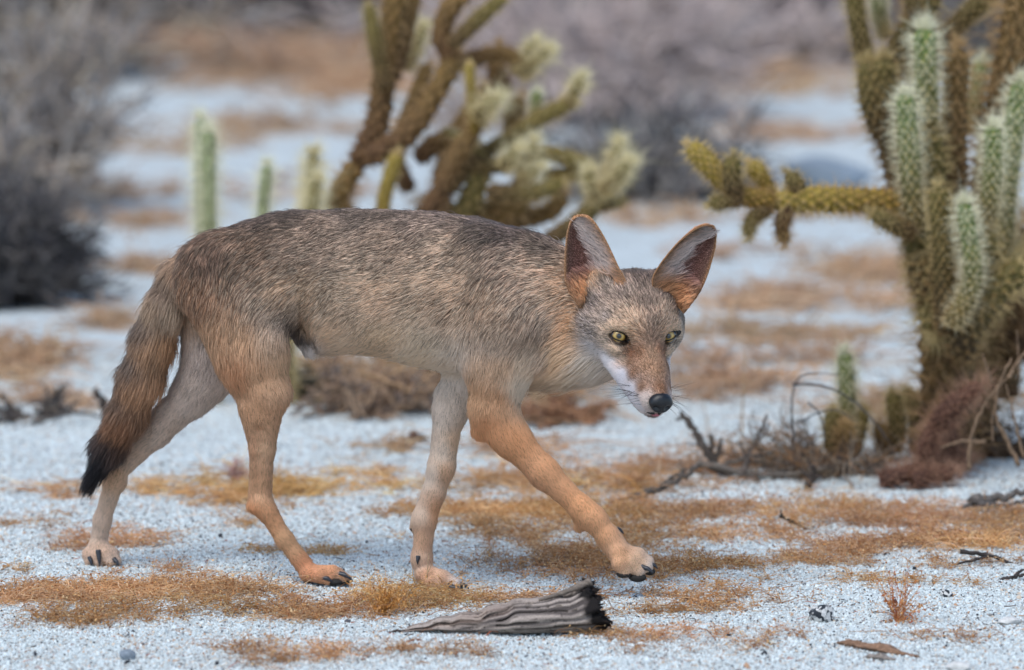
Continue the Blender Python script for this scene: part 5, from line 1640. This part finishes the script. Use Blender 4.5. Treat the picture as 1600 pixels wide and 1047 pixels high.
def uvsphere(nu=28, nv=18):
    V = []; F = []
    for j in range(nv + 1):
        th = math.pi * j / nv
        for i in range(nu):
            ph = 2 * math.pi * i / nu
            V.append((math.sin(th) * math.cos(ph), math.cos(th), math.sin(th) * math.sin(ph)))
    for j in range(nv):
        for i in range(nu):
            k = (i + 1) % nu
            F.append((j * nu + i, (j + 1) * nu + i, (j + 1) * nu + k, j * nu + k))
    return np.array(V), F
LIDM = mat_flat('eyelid_rim', (30, 24, 22), 0.45, 0.4)
sphV, sphF = uvsphere()
for s, e in EYES:
    c = H(*e)
    fwd = unit(CAM - c); fwd = unit(fwd * 1.0 + HF * 0.15)
    rt = unit(np.cross(fwd, HU)); up_ = np.cross(rt, fwd)
    V = sphV * EYE_R / 1000
    me = mesh_np('eye', V, sphF)
    me.materials.append(EM)
    eo = bpy.data.objects.new('eye', me); COL.objects.link(eo)
    eo.parent = coy
    M = Matrix(((rt[0], fwd[0], up_[0], c[0]), (rt[1], fwd[1], up_[1], c[1]), (rt[2], fwd[2], up_[2], c[2]), (0, 0, 0, 1)))
    eo.matrix_local = Matrix.Translation(-coy.location) @ M
    # lids: a shell with an almond opening; the inner corner points down to the nose
    r1 = EYE_R + 0.9
    a1, a2 = [], []
    nseg = 40
    # lateral axis: away from the nose
    lx = HR * s
    lx = unit(lx - fwd * (lx @ fwd)); uz = np.cross(fwd, lx); uz = uz if uz @ HU > 0 else -uz
    rings = []
    for q, (grow, rad) in enumerate(((1.0, r1 - 0.5), (1.05, r1 + 0.3), (1.16, r1 + 0.5), (1.3, r1 + 0.1), (1.5, r1 - 1.6))):
        ring = []
        for i in range(nseg):
            th = 2 * math.pi * i / nseg
            ca, sa = math.cos(th), math.sin(th)
            X = 13.4 * ca * grow
            Zu = 5.3 * (abs(sa) ** 1.15) * (1 if sa > 0 else -1.06)
            Z = Zu * grow
            # tilt: outer corner up, inner corner long and low
            Z += 0.30 * X
            if ca < 0: X *= 1.12; Z -= 0.9 * ca * ca
            X2 = X / rad; Z2 = Z / rad
            d = math.sqrt(max(1e-3, 1 - min(0.98, X2 * X2 + Z2 * Z2)))
            ring.append(c + (X * lx + Z * uz + rad * d * fwd) / 1000)
        rings.append(ring)
    V = np.array(rings).reshape(-1, 3); F = []
    for a in range(len(rings) - 1):
        for i in range(nseg):
            k = (i + 1) % nseg
            F.append((a * nseg + i, a * nseg + k, (a + 1) * nseg + k, (a + 1) * nseg + i))
    put('eyelid', mesh_np('eyelid', V, F), LIDM, coy)

# ---- nose
NOSEM = mat_flat('nose_leather', (20, 21, 25), 0.33, 0.5, None, (1400, 0.5, 0.0006))
V = sphV.copy()
q = V.copy()
# blunt pad: flat front, wings at the sides, nostrils pushed in
X, Y_, Z = q[:, 0], q[:, 1], q[:, 2]
Y_ = np.sign(Y_) * np.abs(Y_) ** 0.75
wid = 1 - 0.12 * np.clip(-Z, 0, 1) - 0.06 * np.clip(Z, 0, 1)
pos = np.stack([X * 19.0 * wid, Y_ * 12.5 - 2.0 * Z, Z * 15.5], 1)
for s in (-1, 1):
    d = np.sqrt(((pos[:, 0] - s * 9.0) / 5.0) ** 2 + ((pos[:, 2] + 4.0) / 4.0) ** 2)
    pos[:, 1] -= 7.5 * np.exp(-d ** 2) * (Y_ > 0)
d = np.abs(pos[:, 0]) / 1.6
pos[:, 1] -= 1.6 * np.exp(-d ** 2) * (Y_ > 0) * (pos[:, 2] < 2)
Vn = np.array([H(p[0], 113 + p[1], -44 + p[2]) for p in pos])
# finer: subdivide by a modifier keeps it round
no = put('nose', mesh_np('nose', Vn, sphF), NOSEM, coy)
sm = no.modifiers.new('round', 'SUBSURF'); sm.levels = 1; sm.render_levels = 1
# ---- lips and a bit of tongue
LIPM = mat_flat('lip_skin', (40, 32, 32), 0.5, 0.4)
for s in (-1, 1):
    pth = smooth_path([(s * 34, 14, -52), (s * 27, 44, -60), (s * 20, 76, -68.5), (s * 13, 96, -70.5), (s * 4, 107, -68)], 18)
    v, f = tube_np([H(*p) for p in pth], np.interp(np.linspace(0, 1, 18), [0, .3, 1], [0.0008, 0.0016, 0.0022]), 8)
    put('lip', mesh_np('lip', v, f), LIPM, coy)
v, f = tube_np([H(-7, 98, -72.5), H(-3, 104, -71.8), H(4, 105, -71.4), H(8, 101, -71.5)], [0.001, 0.0028, 0.0028, 0.001], 8)
put('tongue', mesh_np('tongue', v, f), mat_flat('tongue', (176, 104, 112), 0.4, 0.4), coy)
# ---- claws and pads
CLAWM = mat_flat('claw_horn', (46, 48, 54), 0.35, 0.5, (300, 0.4))
PADM = mat_flat('pad_leather', (48, 46, 44), 0.8, 0.25, (400, 0.3), (900, 0.6, 0.001))
CL = [(505,903,70,520,910,70,4.4),(531,897,56,549,905,57,4.6),(538,902,40,552,909,40,4.4),
      (983,883,62,996,892,64,4.2),(1006,887,56,1021,896,57,4.2),(1017,882,42,1028,889,42,3.6),(962,826,32,975,834,30,3.6),
      (706,918,22,724,926,24,5.0),(719,914,4,733,920,5,4.4),(653,872,16,652,882,19,3.6),
      (154,866,-20,156,886,-16,4.2),(141,874,-24,144,886,-20,4.0),(180,876,-28,186,886,-24,4.0)]
for (u0, v0, l0, u1, v1, l1, r) in CL:
    a = J(u0, v0, l0); b = J(u1, v1, l1)
    mid = (a + b) / 2 + np.array([0, 0, 0.0022])
    pth = smooth_path([a - (b - a) * 0.35, a, mid, b], 10)
    v, f = tube_np(pth, np.array([1, 1, 1, .98, .92, .85, .75, .6, .4, .12]) * r / 1000, 10)
    put('claw', mesh_np('claw', v, f), CLAWM, coy)
PADS = [(522,909,60,13,5),(536,909,46,11,5),(975,897,66,12,6.5),(996,902,57,14,7.5),(1015,893,42,9,6),(911,820,54,6,4.5),(646,826,-6,5,4.5),(700,925,10,13,5),(716,922,0,9,5),(152,884,-36,12,4.5),(170,883,-38,10,4.5)]
for (u, v, l, a, b) in PADS:
    c = J(u, v, l)
    V = np.array([c + x * a / 1000 * BF + y * 9 / 1000 * BN + z * b / 1000 * BU for x, y, z in sphV])
    put('paw_pad', mesh_np('paw_pad', V, sphF), PADM, coy)
# ---- whiskers
WX = []
for s in (-1, 1):
    for i in range(14):
        y = rng.uniform(62, 98); z = -40 - rng.uniform(2, 18) - (y - 60) * 0.15
        x = s * np.interp(y, [60, 100], [27, 19])
        d = np.array([s * rng.uniform(0.7, 1.1), rng.uniform(-0.75, 0.1), rng.uniform(-0.6, 0.15)])
        L = rng.uniform(25, 58)
        p0 = np.array([x, y, z]); sag = rng.uniform(-0.1, 0.28)
        WX.append([H(*(p0 + unit(d) * L * t - np.array([0, 0, L * sag * t * t]))) for t in np.linspace(0, 1, 6)])
for i in range(3):
    p0 = np.array([-44 + i * 3, 0, 14]); WX.append([H(*(p0 + np.array([-.4, .5, .6]) * 24 * t)) for t in np.linspace(0, 1, 6)])
WX = np.array(WX)
put('whiskers', curves_np('whiskers', WX, np.linspace(0.00034, 0.00008, 6)[None]), mat_flat('whisker', (28, 24, 22), 0.5, 0.3), coy)
